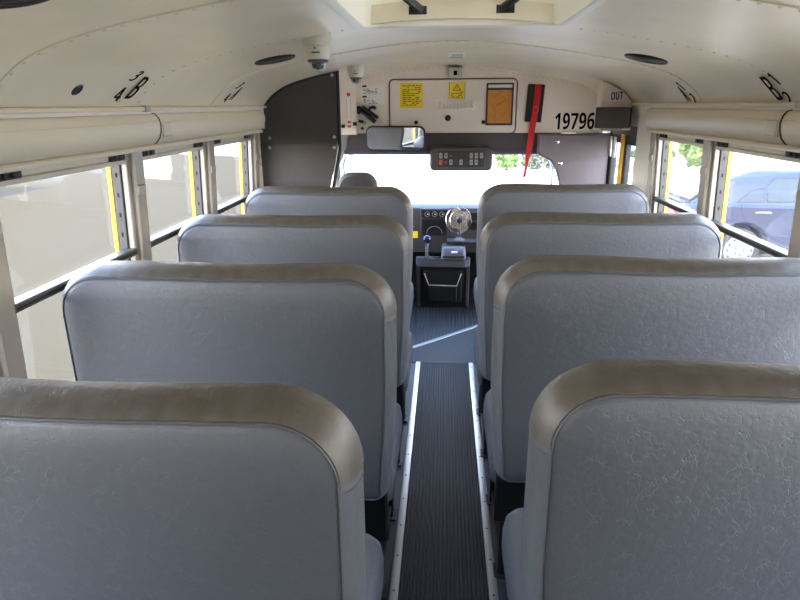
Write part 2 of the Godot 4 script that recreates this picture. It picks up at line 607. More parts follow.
func build_window(s: float, zc: float, h: float, k: int) -> void:
	window_count += 1
	var names := ["nearest the front", "second from the front", "third from the front"]
	var label := "%s side bus window %s, aluminium frame and two panes" % ["left" if s < 0 else "right", names[k] if k < 3 else "behind the camera number %d" % (k - 2)]
	var w := setting("window_%d" % window_count, label)
	w.transform = Transform3D(Basis(Vector3.BACK, deg_to_rad(2.6) * s), Vector3(s * 1.143, 0.74, zc))
	var f := Geo.new()
	f.box(Vector3(0, -0.08, -h), Vector3(0.05 * s, -0.05, h), 0.004)
	f.box(Vector3(0, 0.672, -h), Vector3(0.05 * s, 0.70, h), 0.003)
	for e: float in [-1.0, 1.0]:
		f.box(Vector3(0, -0.05, e * h), Vector3(0.022 * s, 0.672, e * (h - 0.022)), 0.003)
	part("frame", f, M.frame_metal, w)
	for e: float in [-1.0, 1.0]:
		var t := part("track", Geo.new().box(Vector3(0.022 * s, -0.05, e * h), Vector3(0.052 * s, 0.672, e * (h - 0.03)), 0.002), M.window_track, w)
		if zc < 0:
			var sl := Geo.new()
			for j in 8: sl.box(Vector3(0.034 * s, 0.09 + j * 0.07, e * (h - 0.029)), Vector3(0.04 * s, 0.105 + j * 0.07, e * (h - 0.0312)))
			part("track_slots", sl, M.dark_hole, t)
	var b := part("mid_bar", Geo.new().box(Vector3(-0.004 * s, 0.302, -h + 0.01), Vector3(0.036 * s, 0.327, h - 0.01), 0.004), M.bar_metal, w)
	part("gasket", Geo.new().box(Vector3(-0.006 * s, 0.312, -h + 0.02), Vector3(0.03 * s, 0.317, h - 0.02)), M.black_plastic, b)
	part("lower_pane", Geo.new().box(Vector3(0.050 * s, -0.055, -h + 0.025), Vector3(0.053 * s, 0.305, h - 0.025)), M.window_glass, w)
	part("upper_pane", Geo.new().box(Vector3(0.045 * s, 0.32, -h + 0.025), Vector3(0.048 * s, 0.64, h - 0.025)), M.window_glass, w)
	var sash := Geo.new()
	sash.box(Vector3(0.004 * s, 0.626, -h + 0.022), Vector3(0.03 * s, 0.641, h - 0.022), 0.002)
	sash.box(Vector3(0.008 * s, 0.643, -h + 0.022), Vector3(0.03 * s, 0.674, h - 0.022), 0.002)
	sash.box(Vector3(0.012 * s, 0.63, -h + 0.022), Vector3(0.026 * s, 0.66, h - 0.022))
	var sr := part("sash_rail", sash, M.frame_track, w)
	for e: float in [-1.0, 1.0]:
		var l := Geo.new()
		var ze := e * (h - 0.075)
		l.box(Vector3(-0.004 * s, 0.640, ze - 0.045), Vector3(0.02 * s, 0.664, ze + 0.045), 0.004)
		l.box(Vector3(-0.010 * s, 0.643, ze - 0.022), Vector3(0, 0.661, ze - 0.002), 0.003)
		l.box(Vector3(-0.010 * s, 0.643, ze + 0.012), Vector3(0, 0.661, ze + 0.032), 0.003)
		part("latch", l, M.black_plastic, sr)

func build_duct(s: float) -> void:
	trim_count += 1
	var o := setting("trim_%d" % trim_count, "rounded beige wiring cover running above the %s windows" % ("left" if s < 0 else "right"))
	var prof := PackedVector2Array([Vector2(1.10, 1.418), Vector2(1.092, 1.416), Vector2(1.072, 1.428), Vector2(1.058, 1.444), Vector2(1.050, 1.468), Vector2(1.048, 1.492), Vector2(1.053, 1.512), Vector2(1.064, 1.526), Vector2(1.09, 1.532), Vector2(1.10, 1.532)])
	var zend := -3.56 if s < 0 else -3.49
	var rings := []
	for e: Array in [[REAR, 1.0], [zend + 0.05, 1.0], [zend + 0.025, 0.96], [zend + 0.008, 0.85], [zend, 0.62]]:
		var ring := PackedVector3Array()
		for p in prof:
			var c := Vector2(1.10, 1.474)
			var q: Vector2 = c + (p - c) * (e[1] as float)
			ring.append(Vector3(q.x * s, q.y, e[0]))
		rings.append(ring)
	part("cover", Geo.new().loft(rings), M.duct_paint, o)
	# crease line along the cover, lip below and rail above
	part("crease", Geo.new().box(Vector3(s * 1.06, 1.4985, REAR), Vector3(s * 1.0475, 1.5015, zend + 0.06), 0.001), M.duct_paint, o)
	part("lower_lip", Geo.new().box(Vector3(s * 1.066, 1.404, REAR), Vector3(s * 1.115, 1.422, zend + 0.03), 0.006), M.duct_paint, o)
	part("upper_rail", Geo.new().box(Vector3(s * 1.056, 1.538, REAR), Vector3(s * 1.10, 1.553, BULK + 0.02), 0.004), M.duct_paint, o)
	var zj := -2.24 if s < 0 else -2.12
	var jp := part("joint_plate", Geo.new().box(Vector3(s * 1.044, 1.447, zj - 0.035), Vector3(s * 1.062, 1.497, zj + 0.03), 0.003), M.frame_track, o)
	var pts := PackedVector3Array()
	for p in prof.slice(1, 9): pts.append(Vector3((p.x - 0.002) * s, p.y, zj + 0.045))
	part("joint_seam", Geo.new().tube(pts, 0.0028, 5), M.stitch, o)
	var clip := Geo.new()
	clip.box(Vector3(s * 1.048, 1.535, zj + 0.10), Vector3(s * 1.07, 1.556, zj + 0.13), 0.003)
	part("rail_clip", clip, M.aluminium, o)

func build_floor() -> void:
	var f := setting("floor", "dark grey bus floor with a ribbed rubber aisle mat")
	part("deck", Geo.new().box(Vector3(-1.17, -0.06, REAR), Vector3(1.17, -0.004, -5.2)), M.floor_vinyl, f)
	# ribbed aisle mat
	var poly := PackedVector2Array([Vector2(-0.155, -0.006)])
	var n := 21
	for i in n:
		var x := -0.15 + 0.3 * (i + 0.5) / n
		poly.append_array(PackedVector2Array([Vector2(x - 0.0055, -0.003), Vector2(x - 0.0035, 0.0015), Vector2(x + 0.0035, 0.0015), Vector2(x + 0.0055, -0.003)]))
	poly.append(Vector2(0.155, -0.006))
	part("aisle_mat", Geo.new().prism(poly, "z", REAR, -3.485), M.rubber_mat, f)
	part("smooth_mat", Geo.new().box(Vector3(-0.6, -0.005, -3.487), Vector3(1.1, 0.0, -3.72)), M.front_mat, f)
	# plain floor up to the slanted strip, ribbed beyond it
	part("smooth_corner", Geo.new().prism(PackedVector2Array([Vector2(-0.6, -3.72), Vector2(1.1, -3.72), Vector2(1.1, -4.78), Vector2(0.85, -4.78), Vector2(-0.21, -3.735)]), "y", -0.005, 0.0), M.front_mat, f)
	var rib := Geo.new()
	var dir := Vector2(0.37, -0.36).normalized()
	for i in 40:
		var x := -0.62 + i * 0.026
		var zs := -3.74 - (x + 0.2) * 0.975
		if zs > -4.72: rib.box(Vector3(x, -0.005, minf(zs - 0.02, -3.74)), Vector3(x + 0.016, 0.002, -4.78))
	part("ribbed_mat", rib, M.front_mat, f)
	for s: float in [-1.0, 1.0]:
		trim_count += 1
		var o := setting("trim_%d" % trim_count, "aluminium aisle strip with screws on the %s edge of the mat" % ("left" if s < 0 else "right"))
		part("strip", Geo.new().prism(PackedVector2Array([Vector2(s * 0.150, -0.004), Vector2(s * 0.151, 0.003), Vector2(s * 0.155, 0.005), Vector2(s * 0.177, 0.005), Vector2(s * 0.181, 0.003), Vector2(s * 0.182, -0.004)]), "z", REAR, -3.49), M.aluminium, o)
		var zz := -3.42
		while zz < -0.9:
			part("screw", Geo.new().lathe(PackedVector2Array([Vector2(0.0042, 0.0045), Vector2(0.0036, 0.0062), Vector2(0.001, 0.0068)]), 8), M.black_steel, o, Vector3(s * 0.166, 0, zz))
			zz += 0.165
	trim_count += 1
	var d := setting("trim_%d" % trim_count, "slanted aluminium strip across the floor before the dashboard")
	var a := Vector3(-0.215, 0, -3.725)
	var b := Vector3(0.62, 0, -4.54)
	var st := part("strip", Geo.new().box(Vector3(0, -0.004, -0.016), Vector3(a.distance_to(b), 0.005, 0.016), 0.002), M.aluminium, d)
	st.position = a
	st.rotation.y = atan2(-(b.z - a.z), b.x - a.x)

# ---------- bench seats ----------
func outline(w: float, y0: float, y1: float, rt: float, rb: float, ins: float, z: float, sag := 0.0) -> PackedVector3Array:
	var out := PackedVector3Array()
	var hw := w / 2
	var corners := [[Vector2(hw - rb, y0 + rb), rb, -PI / 2], [Vector2(hw - rt, y1 - rt), rt, 0.0], [Vector2(-hw + rt, y1 - rt), rt, PI / 2], [Vector2(-hw + rb, y0 + rb), rb, PI]]
	for k in 4:
		var c: Vector2 = corners[k][0]
		var r: float = corners[k][1]
		var rr := maxf(r - ins, 0.012)
		var cc := c
		if r - ins < 0.012: cc = c - Vector2(signf(c.x), 1.0 if k == 1 or k == 2 else -1.0) * (ins - r + 0.012)
		for i in 10:
			var ang: float = corners[k][2] + PI / 2 * i / 9.0
			out.append(Vector3(cc.x + rr * cos(ang), cc.y + rr * sin(ang), z))
		var nxt: Vector2 = corners[(k + 1) % 4][0]
		# extra points along the edge that follows
		var last := out[-1]
		var r2 := maxf(corners[(k + 1) % 4][1] - ins, 0.012)
		var c2 := nxt
		if corners[(k + 1) % 4][1] - ins < 0.012: c2 = nxt - Vector2(signf(nxt.x), 1.0 if (k + 1) % 4 == 1 or (k + 1) % 4 == 2 else -1.0) * (ins - corners[(k + 1) % 4][1] + 0.012)
		var a2: float = corners[(k + 1) % 4][2]
		var first := Vector3(c2.x + r2 * cos(a2), c2.y + r2 * sin(a2), z)
		for i in range(1, 6): out.append(last.lerp(first, i / 6.0))
	for i in out.size():
		var p := out[i]
		p.x *= lerpf(0.955, 1.0, smoothstep(y0, y0 + 0.4, p.y))
		if sag > 0.0 and p.y > y1 - 0.06: p.y -= sag * (0.5 + 0.5 * sin(p.x * 11.0 + 1.0)) * smoothstep(y1 - 0.06, y1, p.y)
		out[i] = p
	return out

func make_seat(w: float) -> Node3D:
	var root := Node3D.new()
	var y0 := 0.39
	var y1 := 1.132
	var rt := 0.135
	var rb := 0.05
	var rings := []
	for e: Array in [[-0.112, 0.30], [-0.120, 0.16], [-0.119, 0.08], [-0.112, 0.035], [-0.10, 0.012], [-0.084, 0.0], [-0.062, 0.001], [-0.042, 0.005], [-0.024, 0.012], [-0.012, 0.020], [-0.006, 0.026], [-0.008, 0.034]]:
		rings.append(outline(w, y0, y1, rt, rb, e[1], e[0], 0.006))
	part("backrest", Geo.new().loft(rings), M.vinyl, root)
	var cap := []
	var depth := [[-0.112, 0.035], [-0.10, 0.012], [-0.084, 0.0], [-0.062, 0.001], [-0.042, 0.005], [-0.024, 0.012], [-0.012, 0.020], [-0.0065, 0.0255]]
	var outer := []
	var inner := []
	for e: Array in depth:
		outer.append(outline(w, y0, y1 + 0.0016, rt, rb, (e[1] as float) - 0.0016, e[0], 0.006))
		inner.append(outline(w, y0, y1, rt, rb, (e[1] as float) + 0.008, e[0], 0.006))
	for i in range(15, 40):
		var ring := PackedVector3Array()
		for k in depth.size(): ring.append(outer[k][i])
		for k in range(depth.size() - 1, -1, -1): ring.append(inner[k][i])
		cap.append(ring)
	tag(part("top_band", Geo.new().loft(cap), M.vinyl_band, root), "worn brownish band over the top of the backrest")
	rings = []
	for e: Array in [[-0.020, 0.0275], [-0.008, 0.0275], [-0.0035, 0.031], [0.000, 0.040], [0.005, 0.065], [0.010, 0.11], [0.015, 0.18], [0.018, 0.30]]:
		rings.append(outline(w, y0, y1, rt, rb, e[1], e[0], 0.006))
	var rp := part("rear_panel", Geo.new().loft(rings), M.vinyl, root)
	var cord := outline(w, y0, y1, rt, rb, 0.0262, -0.0035, 0.006)
	cord.append(cord[0])
	part("piping", Geo.new().tube(cord, 0.0019, 5), M.vinyl, rp)
	for s: float in [-1.0, 1.0]:
		var pts := PackedVector3Array()
		for e: Array in [[-0.10, 0.012], [-0.084, 0.0], [-0.062, 0.001], [-0.042, 0.005], [-0.024, 0.012], [-0.012, 0.020]]:
			pts.append(Vector3(s * (w / 2 - (e[1] as float)), y1 - rt - 0.01 + (e[0] as float) * 0.12, e[0]))
		part("gusset_seam", Geo.new().tube(pts, 0.0016, 5), M.stitch, root.get_node("backrest"))
	# cushion: lofted upwards
	var cr := []
	for e: Array in [[0.335, 0.05], [0.33, 0.02], [0.345, 0.004], [0.38, 0.0], [0.43, 0.0], [0.462, 0.006], [0.482, 0.022], [0.491, 0.05], [0.497, 0.12]]:
		var o := outline(w - 0.03, -0.56, -0.075, 0.05, 0.06, e[1], 0)
		for i in o.size(): o[i] = Vector3(o[i].x / lerpf(0.955, 1.0, smoothstep(-0.56, -0.16, o[i].y)), e[0], o[i].y)
		cr.append(o)
	part("cushion", Geo.new().loft(cr), M.vinyl, root)
	# black steel frame
	var fr := Geo.new()
	fr.box(Vector3(-w / 2 + 0.03, 0.22, -0.09), Vector3(w / 2 - 0.03, 0.41, -0.05), 0.008)
	fr.box(Vector3(-w / 2 + 0.05, 0.29, -0.54), Vector3(w / 2 - 0.05, 0.335, -0.07), 0.008)
	part("seat_frame", fr, M.black_steel, root)
	return root

func place_seat(proto: Node3D, s: float, x: float, z: float, label: String, called := "bench_seat") -> void:
	var o: Node3D = proto.duplicate()
	o.name = numbered(called)
	add_child(o)
	o.position = Vector3(x, 0, z)
	tag(o, label, "bus seat", "grey vinyl bench seats in two columns")
	var w: float = proto.get_meta("width")
	# legs on the aisle side, bracket on the wall side
	var ax := -s * (w / 2 - 0.075)
	for zz: float in [-0.075, -0.47]:
		var g := Geo.new()
		g.box(Vector3(ax - 0.024, 0.0, zz - 0.02), Vector3(ax + 0.024, 0.34, zz + 0.02), 0.006)
		g.box(Vector3(ax - 0.035, 0.0, zz - 0.035), Vector3(ax + 0.035, 0.008, zz + 0.035), 0.002)
		part("leg", g, M.black_steel, o)
	part("foot_rail", Geo.new().box(Vector3(ax - 0.018, 0.03, -0.46), Vector3(ax + 0.018, 0.06, -0.085), 0.005), M.black_steel, o)
	part("wall_bracket", Geo.new().box(Vector3(s * (w / 2 - 0.06), 0.26, -0.5), Vector3(s * (1.139 - absf(x)), 0.30, -0.1), 0.004), M.black_steel, o)

func build_seats() -> void:
	var wide := make_seat(0.965)
	wide.set_meta("width", 0.965)
	var narrow := make_seat(0.93)
	narrow.set_meta("width", 0.93)
	place_seat(wide, -1, -0.628, -0.765, "grey vinyl bench seat left of the aisle, nearest the camera, cut by the frame")
	place_seat(wide, -1, -0.632, -1.525, "grey vinyl bench seat left of the aisle, second from the camera")
	place_seat(wide, -1, -0.632, -2.295, "grey vinyl bench seat left of the aisle, third from the camera")
	place_seat(narrow, -1, -0.652, -3.17, "grey vinyl bench seat left of the aisle, foremost, behind the driver partition")
	place_seat(wide, 1, 0.624, -0.895, "grey vinyl bench seat right of the aisle, nearest the camera, cut by the frame")
	place_seat(wide, 1, 0.617, -1.645, "grey vinyl bench seat right of the aisle, second from the camera")
	place_seat(wide, 1, 0.612, -2.385, "grey vinyl bench seat right of the aisle, third from the camera")
	place_seat(narrow, 1, 0.635, -3.30, "grey vinyl bench seat right of the aisle, foremost, beside the entrance door")
	var order := ["first", "second", "third", "fourth", "fifth", "sixth", "seventh"]
	for k in 7:   # the rows behind the camera, which shade the light from the rear
		place_seat(wide, -1, -0.632, 0.12 + k * 0.77, "grey vinyl bench seat left of the aisle, %s row behind the camera" % order[k])
		place_seat(wide, 1, 0.617, 0.10 + k * 0.77, "grey vinyl bench seat right of the aisle, %s row behind the camera" % order[k])
	wide.free()
	narrow.free()

# ---------- the front of the bus ----------
func arch_board(xa: float, xb: float, y0: float, gap: float) -> PackedVector2Array:
	var p := PackedVector2Array([Vector2(xb, y0), Vector2(xa, y0)])
	var n := 24
	for i in n + 1:
		var x := lerpf(xa, xb, float(i) / n)
		p.append(Vector2(x, ceil_y(x) - gap))
	return p

func build_front() -> void:
	var w := setting("wall_front", "beige bulkhead above the windshield")
	part("bulkhead", Geo.new().prism(arch_board(-1.078, 1.078, 1.357, -0.01), "z", BULK, BULK - 0.05), M.bulk_paint, w)
	# rivets along its upper edge
	var r := Geo.new()
	for i in 44:
		var x := -0.9 + i * 0.0418
		r.xf = Transform3D(Basis(Vector3.RIGHT, PI / 2), Vector3(x, ceil_y(x) - 0.02, BULK))
		r.lathe(PackedVector2Array([Vector2(0.005, -0.001), Vector2(0.0045, 0.002), Vector2(0.002, 0.0035)]), 7)
	tag(part("rivet_row", r, M.rivet, w), "row of rivets under the ceiling edge", "", "", "stuff")
	# dark header that curves forward to the glass
	part("dark_header", Geo.new().prism(PackedVector2Array([Vector2(-4.46, 1.357), Vector2(-4.462, 1.31), Vector2(-4.475, 1.26), Vector2(-4.50, 1.225), Vector2(-4.54, 1.203), Vector2(-4.60, 1.195), Vector2(-4.60, 1.24), Vector2(-4.51, 1.357)]), "x", -0.80, 0.80), M.header_dark, w)
	part("roof_edge", Geo.new().prism(arch_board(-1.12, 1.12, 1.37, -0.06), "z", BULK - 0.055, BULK - 0.16), M.yellow_paint, w)
	# firewall below the dashboard
	var fw := setting("wall_cowl", "dark firewall below the windshield behind the dashboard")
	part("firewall", Geo.new().box(Vector3(-1.15, -0.05, -5.16), Vector3(1.15, 0.80, -5.22)), M.dash_dark, fw)
	part("kick_panel", Geo.new().box(Vector3(-1.15, -0.02, -4.45), Vector3(-1.115, 0.80, -5.15)), M.dash_dark, get_node("wall_left"))
	part("kick_panel", Geo.new().box(Vector3(1.115, -0.02, -4.51), Vector3(1.15, 0.80, -5.15)), M.dash_dark, get_node("wall_right"))
	part("cowl", Geo.new().box(Vector3(-1.2, 0.60, -5.22), Vector3(1.2, 0.70, -5.4), 0.02), M.yellow_paint, fw)

	# windshield with its frame
	window_count += 1
	var ws := setting("window_%d" % window_count, "wide windshield above the dashboard, washed out with daylight")
	var lean := func(x: float, y: float, dz: float) -> Vector3: return Vector3(x, y, lerpf(-5.10, -4.62, (y - 0.80) / 0.42) + dz)
	var pane := Geo.new()
	pane.loft([PackedVector3Array([lean.call(-0.84, 0.80, 0), lean.call(0.86, 0.80, 0), lean.call(0.80, 1.22, 0), lean.call(-0.80, 1.22, 0)]), PackedVector3Array([lean.call(-0.84, 0.80, -0.005), lean.call(0.86, 0.80, -0.005), lean.call(0.80, 1.22, -0.005), lean.call(-0.80, 1.22, -0.005)])])
	part("pane", pane, M.window_glass, ws)
	var seal := PackedVector3Array([lean.call(0.86, 0.81, 0.02), lean.call(0.82, 1.02, 0.02), lean.call(0.80, 1.10, 0.02), lean.call(0.76, 1.17, 0.02), lean.call(0.70, 1.20, 0.03), lean.call(0.60, 1.205, 0.03)])
	part("chrome_seal", Geo.new().tube(seal, 0.010, 7), M.chrome, ws)
	var lseal := PackedVector3Array([lean.call(-0.845, 0.81, 0.02), lean.call(-0.82, 1.0, 0.02), lean.call(-0.80, 1.12, 0.02), lean.call(-0.77, 1.18, 0.02), lean.call(-0.70, 1.205, 0.03)])
	part("chrome_seal", Geo.new().tube(lseal, 0.010, 7), M.chrome, ws)
	# left corner post, shiny and rounded
	var post := Geo.new()
	var rings := []
	for e: Array in [[1.42, -0.765, -4.44, 0.055], [1.34, -0.77, -4.46, 0.06], [1.26, -0.79, -4.50, 0.062], [1.19, -0.82, -4.56, 0.05], [1.12, -0.85, -4.64, 0.035], [0.98, -0.865, -4.80, 0.03], [0.78, -0.88, -5.05, 0.03]]:
		var ring := PackedVector3Array()
		for i in 14: ring.append(Vector3(e[1] + cos(TAU * i / 14) * e[3], e[0], e[2] + sin(TAU * i / 14) * e[3]))
		rings.append(ring)
	part("corner_post", post.loft(rings), M.frame_metal, ws)
	# right corner panel, padded
	var pp := PackedVector2Array([Vector2(1.138, 1.352), Vector2(1.138, 0.72), Vector2(0.90, 0.72), Vector2(0.845, 0.90), Vector2(0.80, 1.02), Vector2(0.775, 1.10), Vector2(0.735, 1.165), Vector2(0.66, 1.20), Vector2(0.635, 1.215), Vector2(0.635, 1.352)])
	var o := part("padded_panel", Geo.new().prism(pp, "z", -0.03, 0.02, 0.012), M.padded_grey, w, Vector3(0, 0, BULK + 0.012))
	tag(o, "grey padded vinyl panel with chrome buttons")
	for b: Array in [[0.77, 1.30], [0.80, 1.15]]:
		var bt := part("button", Geo.new().lathe(PackedVector2Array([Vector2(0.017, 0.0), Vector2(0.015, 0.006), Vector2(0.008, 0.011), Vector2(0.001, 0.012)]), 14), M.chrome, o, Vector3(b[0], b[1], 0.02))
		bt.rotation.x = PI / 2
	# right corner behind the padded panel
	part("corner_panel", Geo.new().box(Vector3(0.9, 0.0, BULK - 0.02), Vector3(1.15, 1.357, BULK - 0.05)), M.wall_paint, w)

	# driver's quarter window on the left
	window_count += 1
	var q := setting("window_%d" % window_count, "driver side window behind the dark partition")
	part("pane", Geo.new().box(Vector3(-1.16, 0.66, -3.70), Vector3(-1.156, 1.425, -4.45)), M.window_glass, q)
	part("frame", Geo.new().box(Vector3(-1.17, 0.745, -4.03), Vector3(-1.14, 1.425, -4.06)), M.black_plastic, q)
	part("quarter_pane", Geo.new().box(Vector3(-1.15, 0.80, -4.46), Vector3(-0.88, 1.36, -4.464)), M.window_glass, q)

	# entrance door on the right
	var d := setting("door_1", "entrance door of the bus with black frame and glass leaves")
	var x := 1.14
	part("door_frame", Geo.new().box(Vector3(x, -0.02, -3.765), Vector3(x + 0.05, 1.40, -3.80)).box(Vector3(x, 1.36, -3.765), Vector3(x + 0.05, 1.42, -4.45)).box(Vector3(x - 0.01, -0.02, -4.425), Vector3(x + 0.05, 1.42, -4.51)), M.black_plastic, d)
	for e: Array in [[-3.81, -4.09], [-4.15, -4.43]]:
		var l := Geo.new()
		l.box(Vector3(x, 0.0, e[0]), Vector3(x + 0.035, 1.36, e[0] - 0.045), 0.005)
		l.box(Vector3(x, 0.0, e[1]), Vector3(x + 0.035, 1.36, e[1] + 0.045), 0.005)
		l.box(Vector3(x, 0.0, e[0]), Vector3(x + 0.035, 0.10, e[1]), 0.005)
		l.box(Vector3(x, 1.30, e[0]), Vector3(x + 0.035, 1.36, e[1]), 0.005)
		var lf := part("door_leaf", l, M.black_plastic, d)
		part("pane", Geo.new().box(Vector3(x + 0.015, 0.1, e[0] - 0.04), Vector3(x + 0.019, 1.30, e[1] + 0.04)), M.window_glass, lf)
	part("yellow_post", Geo.new().box(Vector3(x - 0.012, 0.0, -4.085), Vector3(x + 0.01, 1.36, -4.155), 0.006), M.yellow_paint, d)
	for e: Array in [[-4.27, -4.33], [-4.38, -4.44]]:
		tag(part("notice", Geo.new().box(Vector3(x - 0.008, 1.20, e[0]), Vector3(x - 0.004, 1.335, e[1])), M.white_label, d), "small white notice on the door")

	# dark partition behind the driver
	var p := thing("driver_partition", "dark charcoal two-piece partition with screws behind the driver seat", "partition", Vector3(0, 0, -3.60))
	var up := arch_board(-1.072, -0.645, 1.343, 0.016)
	up[1] = Vector2(-1.11, 1.343)
	up.insert(2, Vector2(-1.11, 1.50))
	part("upper_board", Geo.new().prism(up, "z", 0.0, -0.012, 0.002), M.charcoal_board, p)
	part("lower_board", Geo.new().prism(PackedVector2Array([Vector2(-1.112, 1.342), Vector2(-0.645, 1.342), Vector2(-0.655, 1.28), Vector2(-0.74, 0.92), Vector2(-0.74, 0.35), Vector2(-1.112, 0.35)]), "z", 0.0, -0.012, 0.002), M.charcoal_board, p)
	part("joint_strip", Geo.new().box(Vector3(-1.11, 1.325, -0.012), Vector3(-0.65, 1.36, -0.02)), M.black_steel, p)
	part("stanchion", Geo.new().tube(PackedVector3Array([Vector3(-0.64, 1.74, -0.03), Vector3(-0.64, 1.30, -0.03), Vector3(-0.715, 0.95, -0.03), Vector3(-0.725, 0.6, -0.03), Vector3(-0.725, 0.0, -0.03)]), 0.011, 8), M.black_steel, p)
	var trim := PackedVector3Array()
	for i in range(3, up.size()): trim.append(Vector3(up[i].x, up[i].y + 0.002, -0.006))
	part("edge_trim", Geo.new().tube(trim, 0.009, 6), M.black_plastic, p)
	for e: Array in [[-0.665, 1.715], [-0.665, 1.375], [-0.668, 1.315], [-1.05, 1.37], [-1.055, 1.315]]:
		var sc := part("screw", Geo.new().lathe(PackedVector2Array([Vector2(0.010, 0.0), Vector2(0.009, 0.004), Vector2(0.004, 0.007)]), 10), M.aluminium, p, Vector3(e[0], e[1], 0.0))
		sc.rotation.x = PI / 2

func sheet(w: float, h: float, d: float, r: float) -> PackedVector2Array:
	var p := PackedVector2Array()
	for k in 4:
		var c := Vector2((w / 2 - r) * (1 if k == 0 or k == 3 else -1), (h / 2 - r) * (1 if k < 2 else -1))
		for i in 6: p.append(c + Vector2(cos(PI / 2 * k + PI / 2 * i / 5), sin(PI / 2 * k + PI / 2 * i / 5)) * r)
	return p

func lines(w: float, h: float, n: int, sd: int, d: float) -> Geo:   # rows of print too small to read
	var g := Geo.new()
	var rng := RandomNumberGenerator.new()
	rng.seed = sd
	for i in n:
		var y := h / 2 - h * (i + 0.5) / n
		var x := -w / 2
		while x < w / 2 - 0.01:
			var l := rng.randf_range(0.012, 0.03)
			if rng.randf() < 0.85: g.box(Vector3(x, y - h / n * 0.22, 0), Vector3(minf(x + l, w / 2), y + h / n * 0.2, d))
			x += l + 0.006
	return g

func build_front_things() -> void:
	var Z := BULK
	# access panel above the windshield
	var a := thing("access_panel", "wide beige access panel with raised lettering above the windshield", "panel", Vector3(0.03, 1.537, Z))
	part("door", Geo.new().prism(sheet(0.875, 0.352, 0, 0.03), "z", 0.0, 0.008, 0.003), M.bulk_paint, a)
	var rim := sheet(0.89, 0.366, 0, 0.034)
	var rp := PackedVector3Array()
	for q in rim: rp.append(Vector3(q.x, q.y, 0.003))
	rp.append(rp[0])
	part("gasket", Geo.new().tube(rp, 0.0042, 6), M.header_dark, a)
	for k: Array in [[-0.255, -0.105, 0.014], [-0.03, -0.077, 0.021], [0.22, -0.105, 0.013]]:
		var kn := part("latch_knob", Geo.new().lathe(PackedVector2Array([Vector2(k[2], 0.0), Vector2(k[2], 0.008), Vector2(k[2] * 0.8, 0.014), Vector2(0.002, 0.016)]), 16), M.black_plastic, a, Vector3(k[0], k[1], 0.008))
		kn.rotation.x = PI / 2
	write(a, "raised_lettering", "Thomas", 0.075, 0.285, 0.022, M.raised_paint, Vector3(0.02, 0.014, 0.014))
	part("emboss_line", Geo.new().box(Vector3(-0.16, 0.062, 0.007), Vector3(0.19, 0.065, 0.0095)), M.bulk_paint, a)
	var s1 := part("sticker", Geo.new().box(Vector3(-0.08, -0.083, 0), Vector3(0.08, 0.083, 0.001)), M.yellow_sticker, a, Vector3(-0.286, 0.076, 0.0081))
	tag(s1, "large yellow sticker with lines of print")
	part("print", lines(0.13, 0.14, 11, 4, 0.0006), M.print_dark, s1, Vector3(0, 0, 0.001))
	var s2 := part("sticker", Geo.new().box(Vector3(-0.056, -0.056, 0), Vector3(0.056, 0.056, 0.001)), M.yellow_sticker, a, Vector3(0.03, 0.106, 0.0081))
	tag(s2, "small square yellow warning sticker with a triangle")
	var pr := lines(0.085, 0.045, 4, 6, 0.0006)
	for i in pr.v.size(): pr.v[i].y -= 0.026
	for e: Array in [[Vector2(-0.026, 0.002), Vector2(0, 0.042)], [Vector2(0, 0.042), Vector2(0.026, 0.002)], [Vector2(0.026, 0.002), Vector2(-0.026, 0.002)], [Vector2(0, 0.012), Vector2(0, 0.028)]]:
		pr.tube(PackedVector3Array([Vector3(e[0].x, e[0].y, 0.0004), Vector3(e[1].x, e[1].y, 0.0004)]), 0.002, 4)
	pr.box(Vector3(-0.056, -0.056, 0), Vector3(-0.053, 0.056, 0.0005))
	pr.box(Vector3(0.056, -0.056, 0), Vector3(0.053, 0.056, 0.0005))
	part("print", pr, M.print_dark, s2, Vector3(0, 0, 0.001))

	# document holder with an amber sheet
	var h := thing("document_holder", "black framed holder with an amber sheet on the bulkhead", "holder", Vector3(0.357, 1.55, Z + 0.009))
	var hf := Geo.new()
	hf.box(Vector3(-0.093, -0.14, 0), Vector3(-0.083, 0.14, 0.012), 0.002)
	hf.box(Vector3(0.083, -0.14, 0), Vector3(0.093, 0.14, 0.012), 0.002)
	hf.box(Vector3(-0.09, -0.14, 0), Vector3(0.09, -0.128, 0.012), 0.002)
	hf.box(Vector3(-0.09, 0.13, 0), Vector3(0.09, 0.14, 0.012), 0.002)
	hf.box(Vector3(-0.09, 0.095, 0), Vector3(0.09, 0.108, 0.013), 0.002)
	part("frame", hf, M.black_plastic, h)
	part("sheet", Geo.new().box(Vector3(-0.085, -0.132, 0.001), Vector3(0.085, 0.10, 0.006)), M.amber, h)
	part("card", Geo.new().box(Vector3(-0.085, 0.106, 0.001), Vector3(0.085, 0.132, 0.006)), M.white_label, h)
	var fold := Geo.new()
	for f: Array in [[-0.07, -0.06, -0.02, -0.125], [-0.02, -0.10, -0.06, 0.0], [0.0, 0.06, 0.06, 0.0], [0.06, 0.0, 0.03, -0.08], [-0.04, 0.05, 0.02, 0.085], [0.05, 0.07, 0.075, -0.11], [-0.03, -0.02, 0.05, 0.03]]:
		fold.tube(PackedVector3Array([Vector3(f[0], f[1], 0.006), Vector3((f[0] + f[2]) / 2 + 0.008, (f[1] + f[3]) / 2 + 0.006, 0.0068), Vector3(f[2], f[3], 0.006)]), 0.0024, 8)
	part("film_creases", fold, M.amber_film, h)

	# red strap on its black backing
	var b := thing("strap_backing", "upright black backing board on the bulkhead behind the red strap", "board", Vector3(0.60, 1.555, Z))
	part("board", Geo.new().box(Vector3(-0.057, -0.125, 0), Vector3(0.057, 0.125, 0.012), 0.003), M.black_plastic, b).rotation.z = deg_to_rad(-3)
